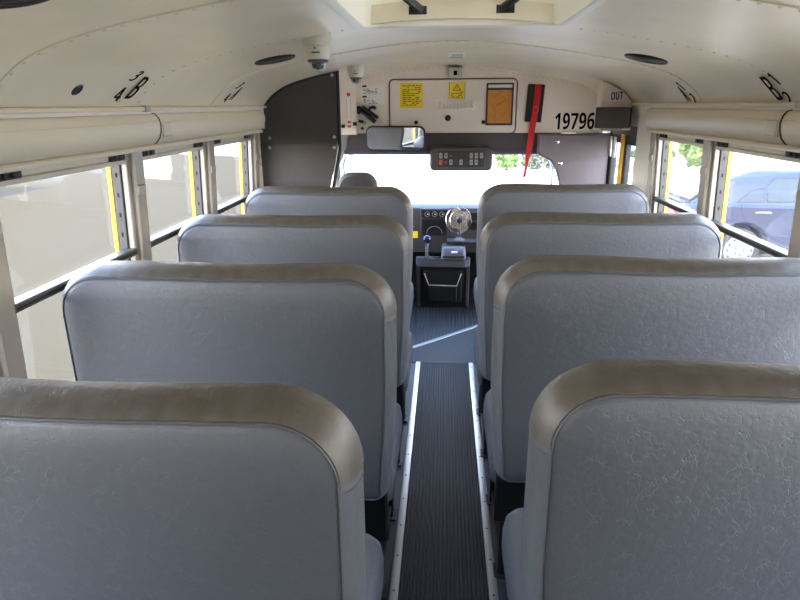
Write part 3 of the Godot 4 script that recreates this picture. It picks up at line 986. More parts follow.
	var st := thing("red_strap", "red webbing strap hanging down from the black backing board", "strap", Vector3(0.612, 1.68, Z + 0.016))
	var strap := Geo.new()
	var path := [[0.005, 0.0, 0.022], [0.0, -0.10, 0.022], [-0.008, -0.19, 0.021], [-0.020, -0.28, 0.021], [-0.030, -0.40, 0.020], [-0.042, -0.50, 0.015], [-0.048, -0.55, 0.007], [-0.052, -0.59, 0.009], [-0.058, -0.63, 0.011]]
	var rg := []
	for e: Array in path:
		rg.append(PackedVector3Array([Vector3(e[0] - e[2], e[1], 0.0), Vector3(e[0] + e[2], e[1], 0.0), Vector3(e[0] + e[2], e[1], 0.003), Vector3(e[0] - e[2], e[1], 0.003)]))
	part("webbing", strap.loft(rg), M.red, st)
	var bk := PackedVector3Array()
	for i in 17: bk.append(Vector3(-0.004 + 0.017 * cos(TAU * i / 16), -0.17 + 0.024 * sin(TAU * i / 16), 0.006))
	part("buckle", Geo.new().tube(bk, 0.0035, 6), M.red_print, st)

	# fleet number
	var n := thing("fleet_number", "black fleet number 19796 on the beige bulkhead", "number", Vector3(0.882, 1.432, Z))
	write(n, "digits", "19796", 0.112, 0.272, 0.002, M.decal_black, Vector3(0, 0, 0.001))

	# printed notices left of the access panel
	for e: Array in [[1.657, "upper"], [1.587, "lower"]]:
		var o := thing("notice_sheet", "%s of two pale printed notices left of the access panel" % e[1], "notice", Vector3(-0.53, e[0], Z))
		part("sheet", Geo.new().box(Vector3(-0.082, -0.033, 0), Vector3(0.082, 0.033, 0.0012)), M.white_label, o)
		var ln := lines(0.10, 0.035, 4, 12 + int(e[0] * 100), 0.0006)
		for i in ln.v.size(): ln.v[i] += Vector3(-0.02, -0.012, 0)
		ln.box(Vector3(-0.075, 0.014, 0), Vector3(-0.045, 0.026, 0.0008))
		part("print", ln, M.print_black, o, Vector3(0, 0, 0.0012))

	# black handset and hook
	var hs := thing("radio_handset", "black two-barrelled handset hung at a slant by the mirror", "handset", Vector3(-0.56, 1.49, Z + 0.03))
	var body := Geo.new()
	body.tube(PackedVector3Array([Vector3(-0.068, 0.036, 0), Vector3(-0.06, 0.032, 0), Vector3(0.04, -0.05, 0), Vector3(0.046, -0.055, 0)]), 0.019, 10, 0.014)
	part("lower_barrel", body, M.black_plastic, hs)
	part("upper_barrel", Geo.new().tube(PackedVector3Array([Vector3(-0.045, 0.048, 0.004), Vector3(0.066, -0.026, 0.004)]), 0.015, 10, 0.012), M.black_plastic, hs)
	part("hook", Geo.new().tube(PackedVector3Array([Vector3(0.0, 0.02, 0.01), Vector3(0.012, 0.042, 0.012), Vector3(0.04, 0.048, 0.01), Vector3(0.05, 0.036, 0.005)]), 0.011, 8), M.black_plastic, hs)
	part("mount", Geo.new().box(Vector3(-0.085, 0.0, -0.03), Vector3(-0.06, 0.055, 0.0), 0.005), M.black_plastic, hs)
	var kn := thing("key_switch", "small black switch stalk with a green ring under the handset", "switch", Vector3(-0.60, 1.432, Z))
	part("stalk", Geo.new().tube(PackedVector3Array([Vector3(-0.035, 0.012, 0.012), Vector3(0.0, 0.004, 0.014)]), 0.010, 8), M.black_plastic, kn)
	var gr := PackedVector3Array()
	for i in 13: gr.append(Vector3(0.008 + 0.009 * cos(TAU * i / 12), -0.002 + 0.009 * sin(TAU * i / 12), 0.016))
	part("ring", Geo.new().tube(gr, 0.0035, 6), M.green_ring, kn)
	var plug := part("plug", Geo.new().lathe(PackedVector2Array([Vector2(0.011, 0), Vector2(0.011, 0.004), Vector2(0.002, 0.005)]), 12), M.black_plastic, kn, Vector3(-0.012, -0.04, 0.0))
	plug.rotation.x = PI / 2

	# small white cabinet beside the partition
	var cb := thing("wall_cabinet", "narrow pale cabinet with a red printed label beside the dark partition", "cabinet", Vector3(-0.70, 1.565, Z))
	part("body", Geo.new().box(Vector3(-0.09, -0.215, 0), Vector3(0.055, 0.205, 0.06), 0.006), M.bulk_paint, cb)
	part("door", Geo.new().prism(sheet(0.088, 0.335, 0, 0.012), "z", 0.06, 0.068, 0.003), M.bulk_paint, cb, Vector3(0.0, -0.01, 0))
	var rl := part("label", Geo.new().box(Vector3(-0.015, -0.12, 0.068), Vector3(0.015, 0.12, 0.069)), M.white_label, cb, Vector3(0.005, -0.05, 0))
	var rt := Geo.new()
	for e: Array in [[0.095, 0.118], [-0.085, -0.07], [-0.115, -0.10]]: rt.box(Vector3(-0.012, e[0], 0.069), Vector3(0.012, e[1], 0.0696))
	rt.box(Vector3(-0.014, -0.06, 0.069), Vector3(-0.012, 0.09, 0.0696))
	rt.box(Vector3(0.012, -0.06, 0.069), Vector3(0.014, 0.09, 0.0696))
	part("print", rt, M.red_print, rl)
	for e: Array in [[-0.038, -0.155], [0.045, -0.14]]:
		part("latch", Geo.new().box(Vector3(e[0] - 0.013, e[1] - 0.012, 0.06), Vector3(e[0] + 0.013, e[1] + 0.012, 0.075), 0.003), M.black_plastic, cb)

	# rear-view mirror
	var mr := thing("rearview_mirror", "wide rounded interior rear-view mirror with a dark rim", "mirror", Vector3(-0.368, 1.325, -4.36))
	mr.rotation = Vector3(deg_to_rad(1.5), deg_to_rad(-10.5), 0)
	part("rim", Geo.new().prism(sheet(0.432, 0.172, 0, 0.045), "z", -0.02, 0.006, 0.006), M.black_plastic, mr)
	part("glass", Geo.new().prism(sheet(0.412, 0.150, 0, 0.036), "z", 0.0, 0.008, 0.001), M.mirror_glass, mr)
	part("arm", Geo.new().tube(PackedVector3Array([Vector3(0, 0.05, -0.02), Vector3(0, 0.05, -0.075)]), 0.012, 8), M.black_plastic, mr)

	# overhead switch panel
	var sp := thing("switch_panel", "dark overhead switch panel with two rows of rocker switches", "switch panel", Vector3(0.097, 1.185, -4.36))
	part("housing", Geo.new().prism(sheet(0.44, 0.165, 0, 0.035), "z", -0.16, 0.012, 0.012), M.dash_plastic, sp)
	part("bezel", Geo.new().box(Vector3(-0.165, -0.055, 0.008), Vector3(0.165, 0.055, 0.0145), 0.003), M.dash_dark, sp)
	part("back_bracket", Geo.new().box(Vector3(-0.2, 0.02, -0.2), Vector3(0.2, 0.15, -0.11), 0.01), M.dash_plastic, sp)
	for i in 9:
		for j in 2:
			var sw_mat: Material = M.switch_grey
			if (j == 0 and i in [3, 4, 5]) or (j == 1 and i in [3, 5, 8]): sw_mat = M.switch_dark
			if (j == 1 and i == 0): sw_mat = M.switch_red
			if (j == 0 and i == 2) or (j == 1 and i == 1): sw_mat = M.switch_dark
			var r := part("rocker", Geo.new().box(Vector3(-0.0115, -0.019, 0), Vector3(0.0115, 0.019, 0.008), 0.003), sw_mat, sp, Vector3(-0.142 + i * 0.0355, 0.024 - j * 0.046, 0.013))
			if sw_mat == M.switch_dark and i < 3: part("mark", Geo.new().box(Vector3(-0.006, -0.004, 0.008), Vector3(0.006, 0.004, 0.0088)), M.switch_red, r)
			if sw_mat == M.switch_grey: part("mark", Geo.new().box(Vector3(-0.008, -0.002, 0.008), Vector3(0.008, 0.002, 0.0088)), M.switch_dark, r)

	# box and monitor above the entrance door
	var bx := thing("door_motor_cover", "beige painted cover box with a lettered label above the entrance door", "cover", Vector3(0, 0, -3.76))
	var poly := PackedVector2Array([Vector2(0.885, 1.40), Vector2(1.072, 1.40), Vector2(1.072, 1.55), Vector2(1.02, 1.60), Vector2(0.885, 1.645)])
	var pol2 := arch_board(0.885, 1.070, 1.40, 0.012)
	part("body", Geo.new().prism(pol2, "z", 0.0, -0.10, 0.003), M.bulk_paint, bx)
	part("lid_edge", Geo.new().box(Vector3(0.885, 1.553, 0), Vector3(1.06, 1.557, 0.004)), M.bulk_paint, bx)
	var lb := part("label", Geo.new().box(Vector3(-0.043, -0.031, 0), Vector3(0.043, 0.031, 0.002)), M.white_label, bx, Vector3(0.972, 1.592, 0.001))
	lb.rotation.z = deg_to_rad(3)
	write(lb, "lettering", "OUT", 0.044, 0.068, 0.001, M.print_black, Vector3(0, 0, 0.0025))
	for e: Array in [[1.055, 1.585], [1.05, 1.49]]:
		var sc := part("screw", Geo.new().lathe(PackedVector2Array([Vector2(0.006, 0), Vector2(0.004, 0.004)]), 8), M.black_steel, bx, Vector3(e[0], e[1], 0))
		sc.rotation.x = PI / 2
	var tv := thing("speaker_box", "dark brown box mounted at a slant above the entrance door", "box", Vector3(0.955, 1.473, -3.70))
	tv.rotation = Vector3(0, deg_to_rad(-14), 0)
	part("body", Geo.new().box(Vector3(-0.105, -0.058, -0.04), Vector3(0.085, 0.058, 0.04), 0.004), M.charcoal_board, tv)
	part("side_grille", Geo.new().box(Vector3(0.083, -0.055, -0.036), Vector3(0.09, 0.055, 0.036), 0.002), M.decal_black, tv)
	part("bracket", Geo.new().box(Vector3(-0.07, -0.075, -0.04), Vector3(0.05, -0.056, -0.01), 0.004), M.frame_metal, tv)

	# dashboard
	var ds := thing("dashboard", "dark dashboard below the windshield with gauges", "dashboard", Vector3(0, 0, -4.70))
	part("body", Geo.new().prism(PackedVector2Array([Vector2(0.0, 0.425), Vector2(0.0, 0.72), Vector2(-0.02, 0.775), Vector2(-0.06, 0.80), Vector2(-0.25, 0.812), Vector2(-0.45, 0.815), Vector2(-0.45, 0.425)]), "x", -1.10, 1.10), M.dash_plastic, ds)
	var cl := part("gauge_cluster", Geo.new().box(Vector3(-0.205, 0.545, -0.01), Vector3(0.02, 0.775, 0.006), 0.004), M.dash_plastic, ds)
	part("upper_face", Geo.new().box(Vector3(-0.185, 0.705, 0.004), Vector3(0.0, 0.763, 0.009)), M.gauge_face, cl)
	part("lower_face", Geo.new().box(Vector3(-0.185, 0.565, 0.004), Vector3(0.0, 0.695, 0.009)), M.gauge_face, cl)
	for i in 3:
		var gp := PackedVector3Array()
		for k in 17: gp.append(Vector3(-0.148 + i * 0.058 + 0.019 * cos(TAU * k / 16), 0.733 + 0.019 * sin(TAU * k / 16), 0.010))
		var ring := part("gauge", Geo.new().tube(gp, 0.0026, 5), M.switch_grey, cl)
		part("needle", Geo.new().box(Vector3(-0.15 + i * 0.058, 0.731, 0.009), Vector3(-0.137 + i * 0.058, 0.735, 0.012)), M.white_label, ring)
	var arc := PackedVector3Array()
	for k in 17: arc.append(Vector3(-0.09 + 0.062 * cos(PI * k / 16), 0.575 + 0.062 * sin(PI * k / 16), 0.010))
	part("speedometer_arc", Geo.new().tube(arc, 0.002, 5), M.switch_grey, cl)
	part("radio", Geo.new().box(Vector3(0.18, 0.61, -0.005), Vector3(0.40, 0.75, 0.008), 0.004), M.gauge_face, ds)
	part("radio_slot", Geo.new().box(Vector3(0.19, 0.67, 0.007), Vector3(0.39, 0.685, 0.011)), M.dash_plastic, ds)

	tag(part("sticker", Geo.new().box(Vector3(-0.268, 0.54, 0.0), Vector3(-0.222, 0.595, 0.002)), M.yellow_sticker, ds), "small yellow sticker")
	for e: float in [-0.30, -0.28, -0.255]: part("toggle", Geo.new().tube(PackedVector3Array([Vector3(e, 0.63, 0), Vector3(e, 0.637, 0.02)]), 0.004, 6), M.chrome, ds)

	# engine cover console with a bin
	var co := thing("engine_console", "grey centre console with a black bin below the dashboard", "console", Vector3(-0.018, 0, -4.60))
	var cp := PackedVector2Array([Vector2(-0.20, 0.0), Vector2(0.20, 0.0), Vector2(0.19, 0.38), Vector2(0.155, 0.40), Vector2(-0.155, 0.40), Vector2(-0.19, 0.38)])
	part("body", Geo.new().prism(cp, "z", 0.0, -0.075, 0.01), M.dash_dark, co)
	var rimr := []
	for e: Array in [[0.335, 0.006], [0.34, 0.0], [0.385, 0.0], [0.40, 0.010], [0.405, 0.03]]:
		var ring := PackedVector3Array()
		for q in [Vector2(-0.215, -0.075), Vector2(-0.215, -0.05), Vector2(-0.205, -0.005), Vector2(-0.17, 0.03), Vector2(0.17, 0.03), Vector2(0.205, -0.005), Vector2(0.215, -0.05), Vector2(0.215, -0.075)]:
			ring.append(Vector3(q.x * (1 - (e[1] as float) * 2), e[0], q.y - signf(q.y) * (e[1] as float)))
		rimr.append(ring)
	part("top_rim", Geo.new().loft(rimr), M.console_grey, co)
	part("side_rail", Geo.new().box(Vector3(-0.21, 0.0, -0.02), Vector3(-0.18, 0.335, 0.012), 0.006), M.dash_plastic, co)
	part("side_rail", Geo.new().box(Vector3(0.18, 0.0, -0.02), Vector3(0.21, 0.335, 0.012), 0.006), M.dash_plastic, co)
	var bn := part("bin", Geo.new().prism(PackedVector2Array([Vector2(-0.15, 0.05), Vector2(0.15, 0.05), Vector2(0.155, 0.30), Vector2(-0.155, 0.30)]), "z", 0.0, 0.03, 0.006), M.black_plastic, co)
	part("bin_edge", Geo.new().tube(PackedVector3Array([Vector3(-0.145, 0.285, 0.034), Vector3(-0.11, 0.19, 0.034), Vector3(0.11, 0.185, 0.034), Vector3(0.145, 0.285, 0.034)]), 0.0045, 6), M.frame_track, bn)
	part("pocket", Geo.new().prism(PackedVector2Array([Vector2(-0.115, 0.06), Vector2(0.115, 0.06), Vector2(0.11, 0.18), Vector2(-0.11, 0.18)]), "z", 0.03, 0.045, 0.006), M.black_plastic, bn)

	# shift pod, lever and fan stand on the console
	var pod := []
	for e: Array in [[0.0, 0.0, 0.02], [0.02, 0.0, 0.0], [0.06, -0.012, 0.0], [0.095, -0.03, 0.008], [0.105, -0.04, 0.025]]:
		var ring := PackedVector3Array()
		for q in sheet(0.19, 0.17, 0, 0.03): ring.append(Vector3(q.x * (1 - (e[2] as float) * 8), e[0], q.y * (1 - (e[2] as float) * 8) + (e[1] as float)))
		pod.append(ring)
	var sh := part("shift_pod", Geo.new().loft(pod), M.console_grey, co, Vector3(0.08, 0.405, 0.032))
	tag(sh, "shiny grey shifter pod")
	part("slot", Geo.new().box(Vector3(-0.085, 0.03, 0.078), Vector3(0.085, 0.045, 0.09), 0.004), M.dash_dark, sh)
	part("display", Geo.new().box(Vector3(-0.02, 0.062, 0.05), Vector3(0.03, 0.075, 0.078), 0.003), M.white_label, sh)
	var prof := PackedVector2Array([Vector2(0.018, 0.0)])
	for i in 6: prof.append_array(PackedVector2Array([Vector2(0.018, 0.004 + i * 0.021), Vector2(0.018, 0.015 + i * 0.021), Vector2(0.013, 0.018 + i * 0.021), Vector2(0.013, 0.021 + i * 0.021)]))
	var lv := part("gear_lever", Geo.new().lathe(prof, 12), M.chrome, co, Vector3(-0.127, 0.40, 0.02))
	tag(lv, "ribbed chrome lever with a dark blue knob")
	part("knob", Geo.new().lathe(PackedVector2Array([Vector2(0.012, 0.125), Vector2(0.030, 0.137), Vector2(0.037, 0.155), Vector2(0.033, 0.175), Vector2(0.018, 0.189), Vector2(0.002, 0.192)]), 16), M.knob_blue, lv)
	var ky := thing("key_ring", "bunch of small metal keys lying on the console", "keys", Vector3(0, 0.408, -4.60))
	for e: Array in [[-0.08, 0.02, 20.0], [-0.055, 0.05, 75.0], [-0.03, 0.03, -30.0], [-0.11, 0.045, 50.0], [0.0, 0.055, 5.0]]:
		var kk := part("key", Geo.new().box(Vector3(-0.022, 0, -0.006), Vector3(0.022, 0.004, 0.006), 0.001).lathe(PackedVector2Array([Vector2(0.011, 0.0), Vector2(0.011, 0.004)]), 8), M.chrome, ky, Vector3(e[0] * 0.8, 0, e[1] * 0.5))
		kk.rotation = Vector3(0, deg_to_rad(e[2]), deg_to_rad(6.0))
	# dashboard fan
	var fan := thing("dash_fan", "small fan with see-through blades standing on the dashboard shelf", "fan", Vector3(0.105, 0.546, -4.60))
	part("shelf", Geo.new().box(Vector3(-0.11, -0.018, -0.098), Vector3(0.29, -0.002, 0.035), 0.004), M.dash_plastic, fan)
	fan.scale = Vector3.ONE * 0.86
	part("base", Geo.new().lathe(PackedVector2Array([Vector2(0.05, 0.0), Vector2(0.05, 0.008), Vector2(0.03, 0.02), Vector2(0.014, 0.03)]), 18), M.console_grey, fan)
	part("stalk", Geo.new().tube(PackedVector3Array([Vector3(0, 0.025, 0), Vector3(0, 0.10, -0.01), Vector3(0, 0.17, -0.03)]), 0.016, 10, 0.012), M.dash_dark, fan)
	var hub := part("motor", Geo.new().lathe(PackedVector2Array([Vector2(0.02, -0.05), Vector2(0.028, -0.04), Vector2(0.028, 0.02), Vector2(0.014, 0.035), Vector2(0.001, 0.036)]), 14), M.dash_dark, fan, Vector3(0, 0.185, -0.01))
	hub.rotation = Vector3(deg_to_rad(80), deg_to_rad(-18), 0)
	for i in 4:
		var bl := Geo.new()
		var r0 := []
		for j in 6:
			var t := j / 5.0
			var rad := 0.02 + 0.09 * t
			var wd := 0.016 + 0.034 * sin(PI * (0.15 + 0.75 * t))
			var tw := 0.5
			r0.append(PackedVector3Array([Vector3(rad, wd * tw * 0.5, wd), Vector3(rad, -wd * tw * 0.5, -wd), Vector3(rad, -wd * tw * 0.5 - 0.002, -wd), Vector3(rad, wd * tw * 0.5 - 0.002, wd)]))
		var bp := part("blade", bl.loft(r0), M.fan_blade, hub, Vector3(0, 0.012, 0))
		bp.rotation.y = PI / 2 * i + 0.5
	var gd := Geo.new()
	for rr: float in [0.118, 0.08]:
		var gp := PackedVector3Array()
		for k in 33: gp.append(Vector3(rr * cos(TAU * k / 32), 0.035, rr * sin(TAU * k / 32)))
		gd.tube(gp, 0.0022, 5)
	part("guard_ring", gd, M.chrome, hub)

	# driver's seat
	var dr := thing("driver_seat", "dark rounded driver seat just showing over the front bench", "driver seat", Vector3(-0.60, 0, -4.02))
	var hr := []
	for e: Array in [[-0.10, 0.10], [-0.095, 0.04], [-0.07, 0.01], [-0.04, 0.0], [0.0, 0.01], [0.03, 0.04], [0.035, 0.10]]:
		var ring := PackedVector3Array()
		for q in sheet(0.27 - (e[1] as float), 0.26 - (e[1] as float), 0, 0.09): ring.append(Vector3(q.x, q.y + 0.995, e[0]))
		hr.append(ring)
	part("headrest", Geo.new().loft(hr), M.driver_cloth, dr)
	var bk2 := []
	for e: Array in [[-0.13, 0.12], [-0.12, 0.04], [-0.09, 0.0], [-0.02, 0.0], [0.02, 0.04], [0.03, 0.12]]:
		var ring := PackedVector3Array()
		for q in sheet(0.50 - (e[1] as float), 0.55 - (e[1] as float), 0, 0.1): ring.append(Vector3(q.x, q.y + 0.70, e[0]))
		bk2.append(ring)
	part("backrest", Geo.new().loft(bk2), M.driver_cloth, dr)
	part("cushion", Geo.new().box(Vector3(-0.25, 0.34, -0.55), Vector3(0.25, 0.48, -0.05), 0.04), M.driver_cloth, dr)
	part("pedestal", Geo.new().box(Vector3(-0.17, 0.0, -0.48), Vector3(0.17, 0.34, -0.12), 0.02), M.black_steel, dr)

# ---------- things on the ceiling ----------
func build_ceiling_things() -> void:
	# roof hatch
	var h := thing("roof_hatch", "cream roof hatch with black hinge arms in the ceiling", "hatch", Vector3(0.025, 0, -1.765))
	var rings := []
	for e: Array in [[0.655, 0.655, 0.0, 0.05], [0.655, 0.655, -0.009, 0.05], [0.645, 0.645, -0.013, 0.05], [0.61, 0.61, -0.013, 0.05], [0.60, 0.60, -0.010, 0.05], [0.59, 0.59, 0.10, 0.05], [0.61, 0.61, 0.10, 0.05]]:
		var ring := PackedVector3Array()
		for q in sheet(e[0], e[1], 0, e[3]):
			var y := ceil_y(q.x * 0.98) + (e[2] as float)
			if (e[2] as float) > 0.05: y = 1.905
			ring.append(Vector3(q.x, y, q.y))
		rings.append(ring)
	rings.append(rings[0])
	part("flange", Geo.new().loft(rings, false), M.cream_plastic, h)
	var cov := Geo.new()
	var cg := PackedVector3Array()
	var ci := PackedInt32Array()
	for j in 9:
		for i in 9:
			var u := (i / 4.0 - 1.0)
			var w := (j / 4.0 - 1.0)
			cg.append(Vector3(u * 0.305, 1.90 + 0.02 * (1 - u * u) * (1 - w * w), w * 0.305))
			if i < 8 and j < 8: ci.append_array(PackedInt32Array([j * 9 + i, j * 9 + i + 1, j * 9 + i + 10, j * 9 + i, j * 9 + i + 10, j * 9 + i + 9]))
	cov.add(cg, ci)
	part("cover", cov, M.hatch_sheet, h)
	var pan := []
	for e: Array in [[1.915, 0.50], [1.872, 0.47], [1.866, 0.46], [1.866, 0.42], [1.872, 0.41], [1.915, 0.40]]:
		var ring := PackedVector3Array()
		for q in sheet(e[1], e[1], 0, 0.06): ring.append(Vector3(q.x, e[0], q.y))
		pan.append(ring)
	part("inner_pan", Geo.new().loft(pan, false), M.hatch_sheet, h)
	for s: float in [-1.0, 1.0]:
		var arm := Geo.new()
		arm.box(Vector3(s * 0.105, 1.818, -0.296), Vector3(s * 0.165, 1.846, -0.284), 0.003)
		arm.tube(PackedVector3Array([Vector3(s * 0.125, 1.834, -0.288), Vector3(s * 0.185, 1.868, -0.19)]), 0.012, 6)
		part("hinge_arm", arm, M.black_steel, h)
	# speakers
	for e: Array in [[-0.70, -2.53, "left side before the partition"], [0.755, -2.57, "right side"], [-0.71, -0.995, "left, cut by the frame top"]]:
		var up := ceil_up(e[0])
		var nrm := Vector3(up.y, -up.x, 0) if e[0] < 0 else Vector3(-up.y, up.x, 0)
		var sp := thing("ceiling_speaker", "round dark speaker grille in the ceiling on the %s" % e[2], "speaker", Vector3(e[0], ceil_y(e[0]) - 0.003, e[1]), "round ceiling speakers")
		sp.basis = Basis(Quaternion(Vector3.UP, nrm))
		part("grille", Geo.new().lathe(PackedVector2Array([Vector2(0.082, -0.012), Vector2(0.082, 0.003), Vector2(0.078, 0.006), Vector2(0.070, 0.005), Vector2(0.066, 0.002), Vector2(0.03, 0.004), Vector2(0.001, 0.005)]), 32), M.black_plastic, sp)
		var rg := Geo.new()
		for rr: float in [0.025, 0.04, 0.055]:
			var gp := PackedVector3Array()
			for k in 25: gp.append(Vector3(rr * cos(TAU * k / 24), 0.005, rr * sin(TAU * k / 24)))
			rg.tube(gp, 0.002, 4)
		part("grille_rings", rg, M.header_dark, sp)
	# dome cameras
	for e: Array in [[-0.455, -2.17, 0.86, "white dome camera nearer the roof hatch, in front of the dark partition"], [-0.514, -3.50, 0.80, "white dome camera farther forward, above the narrow pale cabinet"]]:
		var c := thing("dome_camera", e[3], "camera", Vector3(e[0], ceil_y(e[0]) - 0.001, e[1]), "white dome cameras")
		var k: float = e[2]
		c.scale = Vector3.ONE
		part("mount", Geo.new().lathe(PackedVector2Array([Vector2(0.056 * k, 0.012), Vector2(0.057 * k, -0.03 * k), Vector2(0.054 * k, -0.034 * k)]), 28), M.dome_white, c)
		part("housing", Geo.new().lathe(PackedVector2Array([Vector2(0.053 * k, -0.032 * k), Vector2(0.0545 * k, -0.037 * k), Vector2(0.052 * k, -0.06 * k), Vector2(0.045 * k, -0.078 * k), Vector2(0.040 * k, -0.082 * k)]), 28), M.dome_white, c)
		part("collar", Geo.new().lathe(PackedVector2Array([Vector2(0.041 * k, -0.078 * k), Vector2(0.041 * k, -0.09 * k), Vector2(0.036 * k, -0.092 * k)]), 24), M.header_dark, c)
		part("lens_ball", Geo.new().lathe(PackedVector2Array([Vector2(0.001, -0.08 * k), Vector2(0.02 * k, -0.085 * k), Vector2(0.026 * k, -0.097 * k), Vector2(0.02 * k, -0.112 * k), Vector2(0.001, -0.118 * k)]), 18), M.decal_black, c)
		part("clear_dome", Geo.new().lathe(PackedVector2Array([Vector2(0.037 * k, -0.088 * k), Vector2(0.036 * k, -0.102 * k), Vector2(0.028 * k, -0.116 * k), Vector2(0.014 * k, -0.124 * k), Vector2(0.001, -0.126 * k)]), 24), M.clear_dome, c)
		part("marks", Geo.new().box(Vector3(-0.012, -0.060 * k, 0.050 * k), Vector3(0.016, -0.056 * k, 0.0545 * k)).box(Vector3(-0.003, -0.045 * k, 0.052 * k), Vector3(0.003, -0.040 * k, 0.0555 * k)), M.decal_black, c)
	# small box camera in the middle
	var bc := thing("box_camera", "small square camera on the bulkhead under the ceiling in the middle", "camera", Vector3(0.045, 1.757, BULK))
	part("housing", Geo.new().box(Vector3(-0.045, -0.035, 0), Vector3(0.045, 0.04, 0.05), 0.008), M.dome_white, bc)
	part("lens_plate", Geo.new().box(Vector3(-0.024, -0.026, 0.049), Vector3(0.024, 0.022, 0.054), 0.003), M.frame_track, bc)
	part("lens", Geo.new().box(Vector3(-0.012, -0.016, 0.053), Vector3(0.012, 0.014, 0.057), 0.002), M.decal_black, bc)
	part("hood", Geo.new().box(Vector3(-0.047, 0.036, 0), Vector3(0.047, 0.042, 0.056), 0.002), M.header_dark, bc)
	var nt := thing("ceiling_notice", "small pale printed notice on the ceiling above the square camera", "notice", Vector3(0.04, 1.808, -3.55))
	part("sheet", Geo.new().box(Vector3(-0.045, -0.002, -0.17), Vector3(0.045, 0.0, 0.17)), M.white_label, nt)
	part("print", Geo.new().box(Vector3(-0.04, -0.003, -0.15), Vector3(0.035, -0.0015, -0.11)).box(Vector3(-0.03, -0.003, -0.03), Vector3(0.035, -0.0015, 0.0)).box(Vector3(-0.03, -0.003, 0.07), Vector3(0.03, -0.0015, 0.09)), M.console_grey, nt)
	# rubber plug above the left rail
	var px := -1.035
	var pu := ceil_up(px)
	var pl := thing("rubber_plug", "round black rubber plug in the ceiling above the left windows", "plug", Vector3(px, ceil_y(px), -1.685))
	pl.basis = Basis(Quaternion(Vector3.UP, Vector3(pu.y, -pu.x, 0)))
	part("plug", Geo.new().lathe(PackedVector2Array([Vector2(0.021, -0.004), Vector2(0.021, 0.003), Vector2(0.017, 0.006), Vector2(0.010, 0.0035), Vector2(0.001, 0.0035)]), 20), M.black_plastic, pl)
	# seat markings: glyph, x on the ceiling, z, height, width
	var sets := [
		["seat marking 4 B 3 painted on the ceiling above the left windows", [["4", -1.043, -1.92, 0.055, 0.036], ["B", -1.018, -1.985, 0.10, 0.040], ["3", -0.975, -1.915, 0.052, 0.03]]],
		["seat marking 4 A 3 painted on the ceiling near the dark partition", [["4", -1.045, -2.90, 0.052, 0.034], ["A", -1.022, -2.965, 0.085, 0.036], ["3", -0.975, -2.90, 0.052, 0.03]]],
		["seat marking 1 B 2 painted on the ceiling above the right windows", [["1", 1.006, -2.075, 0.055, 0.016], ["B", 1.036, -2.13, 0.10, 0.040], ["2", 1.066, -2.085, 0.055, 0.03]]],
		["seat marking 1 A 2 painted on the ceiling near the entrance door", [["1", 1.006, -2.86, 0.055, 0.016], ["A", 1.042, -2.90, 0.085, 0.036], ["2", 1.062, -2.84, 0.055, 0.03]]]]
	for e: Array in sets:
		var o := thing("seat_marking", e[0], "marking", Vector3.ZERO, "black seat markings on the ceiling")
		for gch: Array in e[1]:
			var x: float = gch[1]
			var u := ceil_up(x)
			var rd := Vector3(0, 0, -1) if x < 0 else Vector3(0, 0, 1)
			var u3 := Vector3(u.x, u.y, 0)
			write(o, "glyph", gch[0], gch[3], gch[4], 0.002, M.decal_black, Vector3(x, ceil_y(x), gch[2]) + rd.cross(u3) * (0.003 + gch[3] * gch[3] / 1.6), Basis(rd, u3, rd.cross(u3)), 400)

# ---------- outdoors ----------
func foliage(center: Vector3, size: Vector3, count: int, leaf: float, sd: int) -> ArrayMesh:
	var rng := RandomNumberGenerator.new()
	rng.seed = sd
	var pos := PackedVector3Array()
	var nor := PackedVector3Array()
	var lumps := []
	for i in 14:
		var d := Vector3(rng.randfn(), rng.randfn(), rng.randfn()).normalized()
		lumps.append([d * rng.randf_range(0.35, 0.75), rng.randf_range(0.25, 0.45)])
	for i in count:
		var l: Array = lumps[rng.randi() % lumps.size()]
		var d := Vector3(rng.randfn(), rng.randfn(), rng.randfn()).normalized()
		var p: Vector3 = center + ((l[0] as Vector3) + d * (l[1] as float) * rng.randf_range(0.75, 1.05)) * size
		var n := (d + Vector3(rng.randfn(), rng.randfn() + 0.5, rng.randfn()) * 0.6).normalized()
		var u := n.cross(Vector3(rng.randfn(), rng.randfn(), rng.randfn())).normalized() * leaf
		var w := n.cross(u).normalized() * leaf * 0.5
		for q in [p - u, p + w, p + u, p - u, p + u, p - w]:
			pos.append(q)
			nor.append(n)
	var a := []
	a.resize(Mesh.ARRAY_MAX)
	a[Mesh.ARRAY_VERTEX] = pos
	a[Mesh.ARRAY_NORMAL] = nor
	var m := ArrayMesh.new()
	m.add_surface_from_arrays(Mesh.PRIMITIVE_TRIANGLES, a)
	return m

func plant(called: String, label: String, category: String, at: Vector3, size: Vector3, lift: float, leaves: int, leaf: float, mt: String, sd: int, group: String) -> void:
	var o := thing(called, label, category, at, group)
	part("trunk", Geo.new().tube(PackedVector3Array([Vector3.ZERO, Vector3(0.03, lift * 0.6, 0), Vector3(0, lift + size.y * 0.5, 0)]), 0.05 + size.x * 0.05, 7, 0.03), M.bark, o)
	var f := part("foliage", foliage(Vector3(0, lift + size.y * 0.8, 0), size, leaves, leaf, sd), M[mt], o)
	f.set_meta("kind", "stuff")

